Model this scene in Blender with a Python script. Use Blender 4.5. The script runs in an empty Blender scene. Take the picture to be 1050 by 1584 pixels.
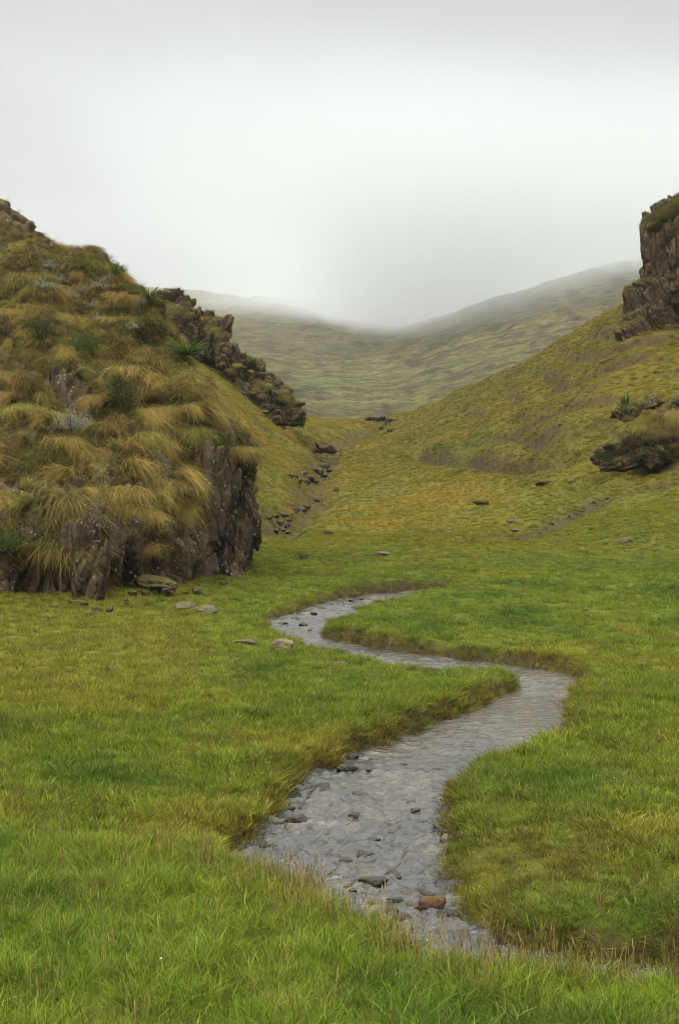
import bpy, math, random
import numpy as np
from mathutils import Vector, Matrix, noise as mnoise

S = bpy.context.scene
C = S.collection
rng = np.random.default_rng(7)
random.seed(7)

# ------------------------------------------------------------------ camera
F = 2176.0                      # focal length in photo pixels (photo 1050 x 1584)
HC = 3.0                        # eye height above the water
PT = math.atan(92.0 / F)        # slight downward pitch
cam = bpy.data.cameras.new('camera')
cam.sensor_fit = 'VERTICAL'; cam.sensor_height = 36.0; cam.sensor_width = 36.0 * 1050 / 1584
cam.lens = 36.0 * F / 1584
cam.clip_start = 0.1; cam.clip_end = 12000
camo = bpy.data.objects.new('camera', cam); C.objects.link(camo)
camo.location = (0, 0, HC); camo.rotation_euler = (math.pi / 2 - PT, 0, 0)
S.camera = camo

# ------------------------------------------------------------------ world: overcast
SUN_EL, SUN_AZ = math.radians(58), math.radians(215)
W = bpy.data.worlds.new('World'); S.world = W; W.use_nodes = True
nt = W.node_tree; nt.nodes.clear()
def wn(t, **k):
    n = nt.nodes.new(t)
    for a, b in k.items(): setattr(n, a, b)
    return n
sky = wn('ShaderNodeTexSky', sky_type='NISHITA', sun_disc=False, sun_elevation=SUN_EL, sun_rotation=SUN_AZ)
hs = wn('ShaderNodeHueSaturation'); hs.inputs['Saturation'].default_value = 0.0
nt.links.new(sky.outputs[0], hs.inputs['Color'])
bg1 = wn('ShaderNodeBackground'); bg1.inputs['Strength'].default_value = 0.05
nt.links.new(hs.outputs[0], bg1.inputs['Color'])
tc = wn('ShaderNodeTexCoord'); sp = wn('ShaderNodeSeparateXYZ')
nt.links.new(tc.outputs['Generated'], sp.inputs[0])
rmp = wn('ShaderNodeValToRGB')                      # overcast sky: brighter overhead
nt.links.new(sp.outputs['Z'], rmp.inputs[0])
SKY_STOPS = [(0.0, .42), (0.12, .42), (0.30, .45), (0.45, .8), (0.7, 2.6), (1.0, 4.0)]
SKYC = (0.962, 1.0, 0.985)
el = rmp.color_ramp.elements
for i, (p, v) in enumerate(SKY_STOPS):
    e = el[i] if i < 2 else el.new(p)
    e.position = p; e.color = (v * SKYC[0] / 4, v * SKYC[1] / 4, v * SKYC[2] / 4, 1)
mp = wn('ShaderNodeMapping'); mp.inputs['Scale'].default_value = (1.0, 1.0, 2.2)
nt.links.new(tc.outputs['Generated'], mp.inputs[0])
nz = wn('ShaderNodeTexNoise'); nz.inputs['Scale'].default_value = 3.0; nz.inputs['Detail'].default_value = 3; nz.inputs['Roughness'].default_value = .45
nt.links.new(mp.outputs[0], nz.inputs['Vector'])
mr = wn('ShaderNodeMapRange'); mr.inputs[1].default_value = .3; mr.inputs[2].default_value = .7; mr.inputs[3].default_value = .80; mr.inputs[4].default_value = 1.20
nt.links.new(nz.outputs[0], mr.inputs[0])
mx = wn('ShaderNodeVectorMath', operation='SCALE')
nt.links.new(rmp.outputs[0], mx.inputs[0]); nt.links.new(mr.outputs[0], mx.inputs['Scale'])
bg2 = wn('ShaderNodeBackground'); bg2.inputs['Strength'].default_value = 4.0
nt.links.new(mx.outputs[0], bg2.inputs['Color'])
ad = wn('ShaderNodeAddShader'); ow = wn('ShaderNodeOutputWorld')
nt.links.new(bg1.outputs[0], ad.inputs[0]); nt.links.new(bg2.outputs[0], ad.inputs[1]); nt.links.new(ad.outputs[0], ow.inputs[0])

sun = bpy.data.lights.new('sun', 'SUN'); sun.energy = 1.5; sun.angle = math.radians(10); sun.color = (1, .97, .92)
suno = bpy.data.objects.new('sun', sun); C.objects.link(suno)
suno.rotation_euler = Vector((-math.sin(SUN_AZ) * math.cos(SUN_EL), -math.cos(SUN_AZ) * math.cos(SUN_EL), -math.sin(SUN_EL))).to_track_quat('-Z', 'Y').to_euler()

S.view_settings.view_transform = 'Standard'; S.view_settings.look = 'None'
S.view_settings.exposure = 0.13; S.view_settings.gamma = 1.0
cy = S.cycles
cy.max_bounces = 6; cy.diffuse_bounces = 2; cy.glossy_bounces = 2; cy.transmission_bounces = 3
cy.volume_bounces = 1; cy.transparent_max_bounces = 8
cy.use_denoising = True
try: cy.denoiser = 'OPENIMAGEDENOISE'; cy.denoising_prefilter = 'ACCURATE'
except Exception: pass
cy.sample_clamp_indirect = 4.0
cy.filter_width = 1.0
cy.use_adaptive_sampling = False

CLOUD_BASE, CLOUD_SOFT, CLOUD_D, CLOUD_NOISE, CLOUD_RISE, CLOUD_COL = 57., 80., .013, 72., -20., (.84, .848, .842)
cy.volume_step_rate = .6; cy.volume_max_steps = 256
# ------------------------------------------------------------------ helpers
def ray(px, py):
    u = (px - 525) / F; v = (792 - py) / F
    return np.array([u, math.cos(PT) + v * math.sin(PT), -math.sin(PT) + v * math.cos(PT)])
def at(px, py, d):
    r = ray(px, py); t = d / r[1]
    return np.array([0, 0, HC]) + r * t
def onz(px, py, z):
    r = ray(px, py); t = (z - HC) / r[2]
    return np.array([0, 0, HC]) + r * t
def sstep(a, b, x):
    t = np.clip((x - a) / (b - a), 0, 1); return t * t * (3 - 2 * t)
def lerp(a, b, t): return a + (b - a) * t

_P = np.random.default_rng(11).permutation(256); _P = np.concatenate([_P, _P, _P])
_G = np.random.default_rng(12).normal(size=(256, 3)); _G /= np.linalg.norm(_G, axis=1)[:, None]
def perlin(x, y, z=0.0):
    x, y, z = np.broadcast_arrays(np.asarray(x, float), np.asarray(y, float), np.asarray(z, float))
    xi = np.floor(x).astype(int); yi = np.floor(y).astype(int); zi = np.floor(z).astype(int)
    fx, fy, fz = x - xi, y - yi, z - zi
    u, v, w = [f * f * f * (f * (f * 6 - 15) + 10) for f in (fx, fy, fz)]
    xi &= 255; yi &= 255; zi &= 255
    out = 0
    for dx in (0, 1):
        for dy in (0, 1):
            for dz in (0, 1):
                g = _G[_P[_P[_P[xi + dx] + yi + dy] + zi + dz]]
                d = g[..., 0] * (fx - dx) + g[..., 1] * (fy - dy) + g[..., 2] * (fz - dz)
                out = out + d * (u if dx else 1 - u) * (v if dy else 1 - v) * (w if dz else 1 - w)
    return out * 1.5
def fbm(x, y, z=0.0, o=4, g=.5):
    s, a, f = 0, 1, 1
    for i in range(o):
        s = s + a * perlin(np.asarray(x) * f + 17.3 * i, np.asarray(y) * f + 5.1 * i, np.asarray(z) * f + 9.7 * i); a *= g; f *= 2.03
    return s
_J = np.random.default_rng(13).random((256, 3))
def worley(x, y, z):
    xi = np.floor(x).astype(int); yi = np.floor(y).astype(int); zi = np.floor(z).astype(int)
    f1 = np.full(x.shape, 9.); f2 = np.full(x.shape, 9.); idc = np.zeros(x.shape)
    for dx in (-1, 0, 1):
        for dy in (-1, 0, 1):
            for dz in (-1, 0, 1):
                h = _P[_P[_P[(xi + dx) & 255] + ((yi + dy) & 255)] + ((zi + dz) & 255)]
                j = _J[h]
                d = np.sqrt((xi + dx + j[..., 0] - x) ** 2 + (yi + dy + j[..., 1] - y) ** 2 + (zi + dz + j[..., 2] - z) ** 2)
                m = d < f1
                f2 = np.where(m, f1, np.minimum(f2, d)); idc = np.where(m, h / 255., idc); f1 = np.where(m, d, f1)
    return f1, f2, idc

def tag(o, label=None, cat=None, group=None, kind=None):
    if label: o['label'] = label
    if cat: o['category'] = cat
    if group: o['group'] = group
    if kind: o['kind'] = kind
    return o
def mesh_np(name, v, faces, mat, attrs=None, smooth=True):
    """faces: (n,k) int array, k = 3 or 4"""
    v = np.asarray(v, np.float32); faces = np.asarray(faces, np.int32)
    me = bpy.data.meshes.new(name)
    n, k = faces.shape
    me.vertices.add(len(v)); me.vertices.foreach_set('co', v.ravel())
    me.loops.add(n * k); me.loops.foreach_set('vertex_index', faces.ravel())
    me.polygons.add(n); me.polygons.foreach_set('loop_start', np.arange(0, n * k, k, dtype=np.int32))
    me.polygons.foreach_set('use_smooth', np.full(n, smooth))
    for an, (ty, dat) in (attrs or {}).items():
        a = me.attributes.new(an, ty, 'POINT')
        a.data.foreach_set('vector' if ty == 'FLOAT_VECTOR' else 'value', np.asarray(dat, np.float32).ravel())
    me.update(calc_edges=True); me.validate()
    if mat: me.materials.append(mat)
    return me
def link(name, me, parent=None, loc=None):
    o = bpy.data.objects.new(name, me); C.objects.link(o)
    if parent: o.parent = parent
    if loc is not None: o.location = loc
    return o
def grid_faces(nr, nc, keep=None):
    i = np.arange(nr * nc).reshape(nr, nc)
    f = np.stack([i[:-1, :-1], i[:-1, 1:], i[1:, 1:], i[1:, :-1]], -1).reshape(-1, 4)
    return f if keep is None else f[keep.reshape(nr, nc)[:-1, :-1].ravel()]

# node-material helper
class M:
    def __init__(s, name):
        s.m = bpy.data.materials.new(name); s.m.use_nodes = True
        s.t = s.m.node_tree; s.t.nodes.clear()
        s.o = s.t.nodes.new('ShaderNodeOutputMaterial')
    def n(s, t, ins=None, **k):
        n = s.t.nodes.new(t)
        for a, b in k.items(): setattr(n, a, b)
        for a, b in (ins or {}).items(): s.put(n.inputs[a], b)
        return n
    def put(s, sock, b):
        if isinstance(b, bpy.types.NodeSocket): s.t.links.new(b, sock)
        elif isinstance(b, bpy.types.Node): s.t.links.new(b.outputs[0], sock)
        else:
            if sock.type == 'RGBA' and len(b) == 3: b = (*b, 1)
            sock.default_value = b
    def noise(s, vec, scale, detail=4, rough=.55):
        return s.n('ShaderNodeTexNoise', {'Vector': vec, 'Scale': scale, 'Detail': detail, 'Roughness': rough}).outputs[0]
    def rng(s, v, a, b, c=0., d=1., smooth=False):
        return s.n('ShaderNodeMapRange', {0: v, 1: a, 2: b, 3: c, 4: d}, interpolation_type='SMOOTHSTEP' if smooth else 'LINEAR').outputs[0]
    def mix(s, f, a, b, blend='MIX'):
        n = s.t.nodes.new('ShaderNodeMix'); n.data_type = 'RGBA'; n.blend_type = blend; n.clamp_factor = True
        s.put(n.inputs[0], f); s.put(n.inputs[6], a); s.put(n.inputs[7], b); return n.outputs[2]
    def math(s, op, a, b=0.):
        n = s.n('ShaderNodeMath', operation=op); s.put(n.inputs[0], a); s.put(n.inputs[1], b); return n.outputs[0]
    def attr(s, name, ty='GEOMETRY', out=0):
        return s.n('ShaderNodeAttribute', attribute_name=name, attribute_type=ty).outputs[out]
    def pos(s): return s.n('ShaderNodeNewGeometry').outputs['Position']
    def objc(s): return s.n('ShaderNodeTexCoord').outputs['Object']
    def scale(s, v, sc):
        n = s.n('ShaderNodeVectorMath', operation='SCALE'); s.put(n.inputs[0], v); s.put(n.inputs['Scale'], sc); return n.outputs[0]
    def bump(s, h, st=.5, dist=.1): return s.n('ShaderNodeBump', {'Height': h, 'Strength': st, 'Distance': dist}).outputs[0]
    def out(s, sh): s.t.links.new(sh.outputs[0] if isinstance(sh, bpy.types.Node) else sh, s.o.inputs[0]); return s.m
    def pbsdf(s, col, rough=.8, nrm=None, spec=.3, **k):
        n = s.n('ShaderNodeBsdfPrincipled', {'Base Color': col, 'Roughness': rough, 'Specular IOR Level': spec})
        if nrm is not None: s.put(n.inputs['Normal'], nrm)
        for a, b in k.items(): s.put(n.inputs[a], b)
        return n

# ------------------------------------------------------------------ stream outline (plan)
BH = 0.27   # bank top + grass, seen over the near banks
near_bank = [onz(*p) for p in [(1500, 1560, .28), (1250, 1540, .28), (1050, 1524, .28), (900, 1506, .28), (800, 1494, .28), (700, 1478, .28), (630, 1440, .28), (560, 1404, .28),
                               (480, 1372, .28), (400, 1347, .28), (345, 1330, .25)]]
left_bank = [onz(*p) for p in [(352, 1318, 0), (400, 1292, 0), (428, 1262, 0), (440, 1232, 0), (490, 1202, 0), (508, 1182, 0), (560, 1160, 0), (625, 1140, 0),
                               (690, 1112, 0), (760, 1088, 0), (808, 1066, 0), (792, 1044, .15), (752, 1031, .22), (700, 1023, BH), (620, 1012, BH),
                               (560, 1003, BH), (500, 994, BH), (450, 986, .22), (424, 974, .08), (420, 962, 0), (460, 945, 0), (510, 930, 0), (560, 921, 0), (610, 915.5, 0), (690, 910, 0)]]
right_bank = [onz(*p) for p in [(690, 913, .22), (640, 916, .22), (600, 923, .22), (560, 936, .22), (520, 956, .18), (498, 976, .05), (505, 988, 0),
                                (530, 993, 0), (590, 1005, 0), (650, 1012.5, 0), (760, 1024, 0), (850, 1036, 0), (895, 1048, 0), (900, 1056, .1),
                                (880, 1090, .1), (872, 1130, .08), (856, 1160, 0), (790, 1186, 0), (735, 1212, 0), (700, 1244, 0), (680, 1292, 0), (662, 1330, 0),
                                (668, 1352, 0), (690, 1378, 0), (705, 1412, 0), (738, 1446, 0), (800, 1472, 0), (900, 1490, 0), (1050, 1504, 0), (1250, 1515, 0), (1500, 1530, 0)]]
def smooth_line(p, n=3):
    p = np.array(p)[:, :2]
    q = [p]
    for _ in range(n):
        a = q[-1]; b = np.empty((2 * len(a) - 2, 2))
        b[0::2] = .75 * a[:-1] + .25 * a[1:]; b[1::2] = .25 * a[:-1] + .75 * a[1:]
        q.append(np.vstack([a[:1], b, a[-1:]]))
    return q[-1]
POLY = np.vstack([smooth_line(near_bank, 2), smooth_line(left_bank, 2), smooth_line(right_bank, 2)])
def seg_dist(x, y, poly, closed):
    A = poly if closed else poly[:-1]; B = np.roll(poly, -1, 0) if closed else poly[1:]
    best = np.full(x.shape, 1e9)
    for (ax, ay), (bx, by) in zip(A, B):
        dx, dy = bx - ax, by - ay; l2 = dx * dx + dy * dy + 1e-12
        t = np.clip(((x - ax) * dx + (y - ay) * dy) / l2, 0, 1)
        best = np.minimum(best, (x - ax - t * dx) ** 2 + (y - ay - t * dy) ** 2)
    return np.sqrt(best)
def inside(x, y, poly):
    r = np.zeros(x.shape, bool)
    B = np.roll(poly, -1, 0)
    for (ax, ay), (bx, by) in zip(poly, B):
        if ay == by: continue
        c = (ay > y) != (by > y)
        r ^= c & (x < (bx - ax) * (y - ay) / (by - ay) + ax)
    return r
def chan_sd(x, y):
    """signed distance to the channel edge, positive in the water"""
    x = np.asarray(x, float); y = np.asarray(y, float)
    sd = np.full(x.shape, -9.0)
    m = (y > 5.5) & (y < 40) & (x > -4.5) & (x < 6.5)
    if m.any():
        xx, yy = x[m], y[m]
        d = seg_dist(xx, yy, POLY, True)
        s = np.where(inside(xx, yy, POLY), d, -d)
        s = s + .12 * perlin(xx * 1.3, yy * 1.3) + .09 * perlin(xx * 2.9, yy * 2.9) + .03 * perlin(xx * 7, yy * 7)
        sd[m] = s
    return sd

def near_side(x, y):
    nb = np.array(near_bank)[:, :2]; o = np.argsort(nb[:, 0])
    yb = np.interp(x, nb[o, 0], nb[o, 1], left=nb[o[0], 1], right=nb[o[-1], 1])
    return sstep(13, 11.5, y) * sstep(.5, -.15, y - yb + .35 * perlin(x * 1.1, y * 1.1, 3) - np.where(x < -1.0, .1, 0))

# ------------------------------------------------------------------ ground height (thin-plate spline over azimuth and log distance)
CP = []
def cp(px, *pairs):
    for d, py in pairs: CP.append((px, d, py))
def flat(d, z=.35): return 700 + F * (HC - z) / d
for px in (-900, -300, 150, 525, 900, 1500, 2300):
    for d in (1.5, 4, 8, 14, 22): CP.append((px, d, flat(d)))
for px in (350, 600, 800, 1050):
    CP.append((px, 30, flat(30)))
cp(-1100, (30, 640), (60, 380), (110, 200), (240, 250))
cp(-300, (26, 880), (34, 720), (55, 520), (85, 400), (130, 330), (250, 380))
cp(60, (30, 860), (45, 720), (60, 610), (80, 480), (100, 400), (130, 400), (250, 480))
cp(250, (32, 868), (40, 800), (60, 670), (75, 590), (90, 545), (110, 520), (140, 560), (250, 620))
cp(350, (40, 838), (52, 745), (65, 665), (78, 612), (90, 582), (105, 566), (130, 600), (180, 660), (250, 690))
cp(430, (40, 850), (48, 812), (58, 772), (70, 722), (82, 680), (95, 650), (112, 632), (135, 655), (250, 695))
cp(490, (40, 850), (50, 812), (62, 768), (75, 737), (88, 698), (102, 668), (122, 648), (145, 662), (250, 695))
cp(560, (40, 846), (50, 822), (62, 782), (76, 740), (95, 688), (125, 650), (150, 660), (250, 695))
cp(620, (42, 842), (52, 810), (65, 765), (82, 712), (105, 665), (125, 645), (150, 660), (250, 690))
cp(700, (42, 841), (52, 800), (64, 755), (78, 700), (95, 640), (110, 611), (130, 628), (180, 660), (250, 680))
cp(850, (42, 838), (52, 785), (60, 735), (70, 660), (82, 590), (95, 546), (120, 565), (160, 610), (250, 660))
cp(1050, (40, 838), (46, 788), (52, 735), (60, 650), (72, 560), (82, 490), (100, 440), (140, 420), (250, 500))
cp(1400, (32, 860), (42, 740), (55, 580), (75, 420), (100, 320), (150, 280), (250, 350))
cp(965, (77, 515), (84, 480))
cp(1010, (75, 525), (80, 470))
cp(2200, (30, 700), (60, 350), (120, 150), (250, 200))
A_, L_, R_ = [], [], []
for px, d, py in CP:
    p = at(px, py, d); A_.append(p[0] / p[1]); L_.append(math.log(d) * .42); R_.append((p[2] - HC) / d + (HC - .35) / d)
A_, L_, R_ = map(np.array, (A_, L_, R_))
def _k(r2): return r2 * np.log(r2 + 1e-9)
n_ = len(A_)
K_ = _k((A_[:, None] - A_) ** 2 + (L_[:, None] - L_) ** 2) + np.eye(n_) * 4e-5
Q_ = np.c_[np.ones(n_), A_, L_]
sol = np.linalg.solve(np.block([[K_, Q_], [Q_.T, np.zeros((3, 3))]]), np.r_[R_, 0, 0, 0])
def base_z(x, y):
    a = x / y; l = np.log(y) * .42
    r = sol[n_] + sol[n_ + 1] * a + sol[n_ + 2] * l
    for i in range(n_): r = r + sol[i] * _k((a - A_[i]) ** 2 + (l - L_[i]) ** 2)
    r = r * sstep(18, 30, y)
    return .22 + .13 * sstep(33, 45, y) + y * r
def und(x, y):
    return base_z(x, y)
def hit_base(px, py, fn, d0=5, d1=240, n=900):
    d = np.exp(np.linspace(math.log(d0), math.log(d1), n)); r = ray(px, py)
    X = r[0] / r[1] * d; Z = HC + r[2] / r[1] * d
    g = fn(X, d); k = np.argmax(Z <= g)
    if Z[k] > g[k]: k = n - 1
    k0 = max(k - 1, 0); a = (Z[k0] - g[k0]); b = (g[k] - Z[k]); t = a / (a + b + 1e-9)
    dd = d[k0] + (d[k] - d[k0]) * t
    return np.array([r[0] / r[1] * dd, dd, HC + r[2] / r[1] * dd])
def linehit(pts): return smooth_line([hit_base(px, py, base_z) for px, py in pts], 2)
GULLY = linehit([(425, 822), (436, 808), (470, 788), (492, 765), (486, 742), (500, 722), (505, 700), (520, 684), (560, 664), (598, 652)])
TRAIL = linehit([(800, 832), (845, 815), (890, 790), (930, 770), (975, 757), (1020, 742)])
SCARP = linehit([(640, 703), (690, 708), (740, 714), (800, 717), (835, 720)])
SCARP2 = linehit([(790, 675), (850, 690), (890, 710)])
DITCH = linehit([(600, 838), (660, 843), (710, 838), (760, 826), (800, 812)])
HOLLOW = linehit([(935, 738), (975, 722), (1015, 722)])
def lines_mod(x, y):
    """dz and earth weight from gully, trail, scarps"""
    dz = np.zeros(x.shape); ew = np.zeros(x.shape)
    for ln, dep, w, e in ((GULLY, .75, .9, .5), (TRAIL, .25, .6, .8), (SCARP, 1.1, .7, .3), (SCARP2, .5, .5, .3), (DITCH, .4, .5, .25), (HOLLOW, .5, .6, .4)):
        lo = ln.min(0) - 4; hi = ln.max(0) + 4
        m = (x > lo[0]) & (x < hi[0]) & (y > lo[1]) & (y < hi[1])
        if not m.any(): continue
        d = seg_dist(x[m], y[m], ln, False) * (1 + .35 * perlin(x[m] * .8, y[m] * .8)) + .2 * perlin(x[m] * 1.9, y[m] * 1.9)
        g = np.exp(-(d / w) ** 2)
        dz[m] -= dep * g
        ew[m] = np.maximum(ew[m], e * np.exp(-(d / (w * .9)) ** 2))
    return dz, ew
FOOT = [(-18, 19), (-10.5, 22.3), (-6.2, 24.5), (-4.95, 24.9), (-4.15, 25.1), (-3.62, 26.9), (-3.05, 28.0), (-2.72, 29.4), (-2.05, 31.5), (-2.5, 34), (-4.5, 38), (-8, 46), (-14, 56)]
def ground(x, y, detail=True, full=False):
    x = np.asarray(x, float); y = np.asarray(y, float)
    z = base_z(x, y)
    hill = sstep(.5, 2.5, z - .35) * sstep(34, 44, y)
    far = sstep(30, 60, y)
    mb = (y > 20) & (y < 34) & (x < 0)
    if mb.any():
        df = seg_dist(x[mb], y[mb], np.array(FOOT, float)[:10], False)
        z[mb] = z[mb] + .06 * np.exp(-df / 1.1) * sstep(-2.4, -4.2, x[mb]) + .15 * np.exp(-df / .6)
    z = z + (.05 + .07 * sstep(24, 32, y)) * fbm(x * .35, y * .35, 0, 3) * sstep(5, 8, y) + .25 * far * fbm(x * .12, y * .12, 3, 3)
    # cattle terracettes on the slopes
    t = z / 1.25 + 1.3 * fbm(x * .07, y * .07, 1, 3) + .25 * perlin(x * .5, y * .5)
    fr = t - np.floor(t)
    am = hill * (.26 + .20 * perlin(x * .06, y * .06, 8)) * sstep(0.5, .75, x / y * 2.2 + .55)
    am = np.maximum(am, 0)
    z = z + am * (np.where(fr < .4, fr / .4, (1 - fr) / .6) - .5) * 1.5
    ter = sstep(.05, .25, am) * np.exp(-((fr - .2) / .12) ** 2) * sstep(-.35, .35, fbm(x * .25, y * .25, 41, 3))
    dz, ew = lines_mod(x, y)
    ew = np.maximum(ew, .34 * ter)
    z = z + dz
    z = z + hill * .06 * fbm(x * 1.1, y * 1.1, 5, 3) + .045 * fbm(x * 2.2, y * 2.2, 2, 3)
    sd = chan_sd(x, y)
    if (y < 13).any(): z = z + .13 * near_side(x, y)        # low mound in front of the stream
    low = np.exp(-(((x - 1.25) / .7) ** 2 + ((y - 9.6) / 1.2) ** 2))     # low mossy spit on the right bank
    w = .10 + .32 * low + .05 * perlin(x * 1.7, y * 1.7, 4)
    k = sstep(-1, 1, (sd + w * .55) / w)
    bed = -.16 + .05 * fbm(x * 2.5, y * 2.5, 9, 3)
    roll = 1 - .12 * np.exp(-((sd) / .35) ** 2)
    z = np.where(sd > -3, lerp(np.where(y < 45, z * roll, z), bed, k), z)
    if full: return z, sd, hill, ew, fr
    return z
def hit(px, py): return hit_base(px, py, ground)

def tint(x, y, z, sd, hill, ew):
    """albedo of the sward at a place"""
    n1 = fbm(x * .55, y * .55, 2, 4); n2 = fbm(x * .16, y * .16, 6, 4); n3 = fbm(x * 1.6, y * 1.6, 12, 3)
    sh = x.shape + (1,)
    def c(r, g, b): return np.array([r, g, b])
    def mixc(A, B, t): return A + (B - A) * np.clip(t, 0, 1).reshape(sh)
    col = np.broadcast_to(c(.112, .150, .018), x.shape + (3,))
    col = mixc(col, c(.058, .105, .014), sstep(.05, .7, n1 + .6 * n2))
    col = mixc(col, c(.170, .160, .022), sstep(.1, .8, -n1 * .7 - n2 * .6) * .8)
    lush = sstep(33, 37, y + n1) * (1 - sstep(41, 45, y + n1)) * sstep(-.02, .06, x / y)
    col = mixc(col, c(.070, .118, .018), lush * .6 * sstep(-.5, .2, n2))
    # dry yellow turf at the left foot of the bluff
    lf = sstep(-.9, -2.6, x + .1 * (y - 20)) * sstep(13, 18, y) * (1 - sstep(34, 44, y))
    col = mixc(col, c(.175, .150, .026), lf * (.42 + .5 * n1))
    och = c(.205, .143, .024)
    g2 = c(.125, .118, .022)
    hcol = mixc(np.broadcast_to(och, x.shape + (3,)), g2, sstep(-.25, .45, n2 * 1.2 + .3 * n1))
    hcol = mixc(hcol, c(.120, .072, .020), sstep(.25, .8, -n1 + .3 * n3) * .5)
    hcol = mixc(hcol, c(.095, .125, .02), sstep(.3, .8, fbm(x * .09, y * .09, 31, 3)) * .8)
    hcol = mixc(hcol, c(.155, .150, .026), .35 * np.ones(x.shape))
    upper = sstep(62, 92, y) * sstep(-.02, .05, x / y)
    hcol = mixc(hcol, c(.125, .105, .026), upper * .55)
    col = mixc(col, c(.150, .142, .024), sstep(30, 44, y + 4 * n1) * .55)
    hw = np.maximum(hill, sstep(38, 54, y + 5 * n1 + 4 * n2) * sstep(-.035, .0, x / y) * (1 - sstep(.10, .15, x / y)))
    hw = np.maximum(hw, sstep(44, 66, y + 6 * n1 + 5 * n2))
    col = mixc(col, hcol, hw)
    col = mixc(col, c(.150, .105, .020), np.exp(-((sd + .05) / .11) ** 2) * (.5 + .4 * n3))
    low = np.exp(-(((x - 1.35) / .75) ** 2 + ((y - 9.5) / 1.3) ** 2))
    col = mixc(col, c(.080, .066, .018), low * (.45 + .5 * n3))
    col = mixc(col, c(.060, .040, .022), ew)
    n4 = fbm(x * 5.5, y * 5.5, 15, 2) * (1 - sstep(40, 60, y))
    col = col * (1 + .42 * np.clip(n4, -1, 1)).reshape(sh)
    return col * np.array([1.42, 1.36, 1.05])

# ------------------------------------------------------------------ materials
def turf_mat(name, dark):
    m = M(name); p = m.pos()
    base = m.attr('tint')
    n = m.noise(p, 9, 5, .6); n2 = m.noise(p, 45, 3, .6)
    c = m.mix(m.rng(n, .35, .7), m.scale(base, dark * .6), m.scale(base, dark * 1.2))
    c = m.mix(m.rng(n2, .45, .75), c, m.scale(base, dark * .8))
    wet = m.attr('earth')
    soil = m.mix(m.rng(m.noise(p, 14, 5), .35, .65), (.026, .017, .010), (.080, .052, .028))
    c = m.mix(wet, c, soil)
    h = m.math('ADD', m.math('MULTIPLY', n, .6), m.math('MULTIPLY', n2, .3))
    return m.out(m.pbsdf(c, .95, m.bump(h, .7, .06), .1))
MAT_TURF = turf_mat('turf', .48)  # thatch tone, darkened further to paint the shade between blades

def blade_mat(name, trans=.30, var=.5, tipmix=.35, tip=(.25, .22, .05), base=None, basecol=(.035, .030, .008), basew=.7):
    """grass blades: instance tint, per-plant variation, dry tips"""
    m = M(name)
    col = m.attr('tint', 'INSTANCER') if base is None else base
    if base is not None:
        col = m.n('ShaderNodeRGB').outputs[0]; col.default_value = (*base, 1)
    r = m.n('ShaderNodeObjectInfo').outputs['Random']
    col = m.scale(col, m.rng(r, 0, 1, 1 - var, 1 + var))
    b = m.attr('bl', out=2)          # per-blade random
    t = m.attr('tt', out=2)          # 0 root, 1 tip
    col = m.scale(col, m.rng(b, 0, 1, .4, 1.7))
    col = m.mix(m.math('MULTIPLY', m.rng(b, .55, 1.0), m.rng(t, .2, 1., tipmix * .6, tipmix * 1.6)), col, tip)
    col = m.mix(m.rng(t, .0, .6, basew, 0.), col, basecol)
    d = m.n('ShaderNodeBsdfDiffuse', {'Color': col}); tr = m.n('ShaderNodeBsdfTranslucent', {'Color': col})
    gl = m.n('ShaderNodeBsdfGlossy', {'Color': (1, 1, 1), 'Roughness': .45})
    mxs = m.n('ShaderNodeMixShader', {0: trans, 1: d, 2: tr})
    mx2 = m.n('ShaderNodeMixShader', {0: .006, 1: mxs, 2: gl})
    return m.out(mx2)
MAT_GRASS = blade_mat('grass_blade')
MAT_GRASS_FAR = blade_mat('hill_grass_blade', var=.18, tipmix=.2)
MAT_STALK = blade_mat('grass_stalk', base=(.24, .165, .06), tip=(.30, .22, .09), trans=.2)
MAT_FLOWER = M('flower_white'); MAT_FLOWER = MAT_FLOWER.out(MAT_FLOWER.pbsdf((.75, .74, .66), .7))
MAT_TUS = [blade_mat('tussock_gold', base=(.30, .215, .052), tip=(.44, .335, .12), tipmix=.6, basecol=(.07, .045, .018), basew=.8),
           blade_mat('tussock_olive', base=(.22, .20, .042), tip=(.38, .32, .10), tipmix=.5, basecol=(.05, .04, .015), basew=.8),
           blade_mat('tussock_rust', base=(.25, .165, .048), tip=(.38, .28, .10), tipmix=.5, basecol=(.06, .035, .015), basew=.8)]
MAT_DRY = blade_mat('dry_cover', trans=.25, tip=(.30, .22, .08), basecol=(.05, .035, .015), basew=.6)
def leaf_mat(name, a, b):
    m = M(name); bl = m.attr('bl', out=2)
    c = m.mix(bl, a, b)
    mxs = m.n('ShaderNodeMixShader', {0: .3, 1: m.n('ShaderNodeBsdfDiffuse', {'Color': c}), 2: m.n('ShaderNodeBsdfTranslucent', {'Color': c})})
    return m.out(mxs)
MAT_LEAF_DK = leaf_mat('leaf_dark', (.022, .030, .012), (.055, .065, .022))
MAT_LEAF_GR = leaf_mat('leaf_green', (.040, .070, .018), (.095, .120, .035))
MAT_LEAF_SV = leaf_mat('leaf_silver', (.13, .13, .095), (.30, .30, .23))
MAT_LEAF_BR = leaf_mat('leaf_brown', (.045, .035, .02), (.11, .08, .045))
MAT_STEM = M('stem'); MAT_STEM = MAT_STEM.out(MAT_STEM.pbsdf((.06, .045, .03), .9))

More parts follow.
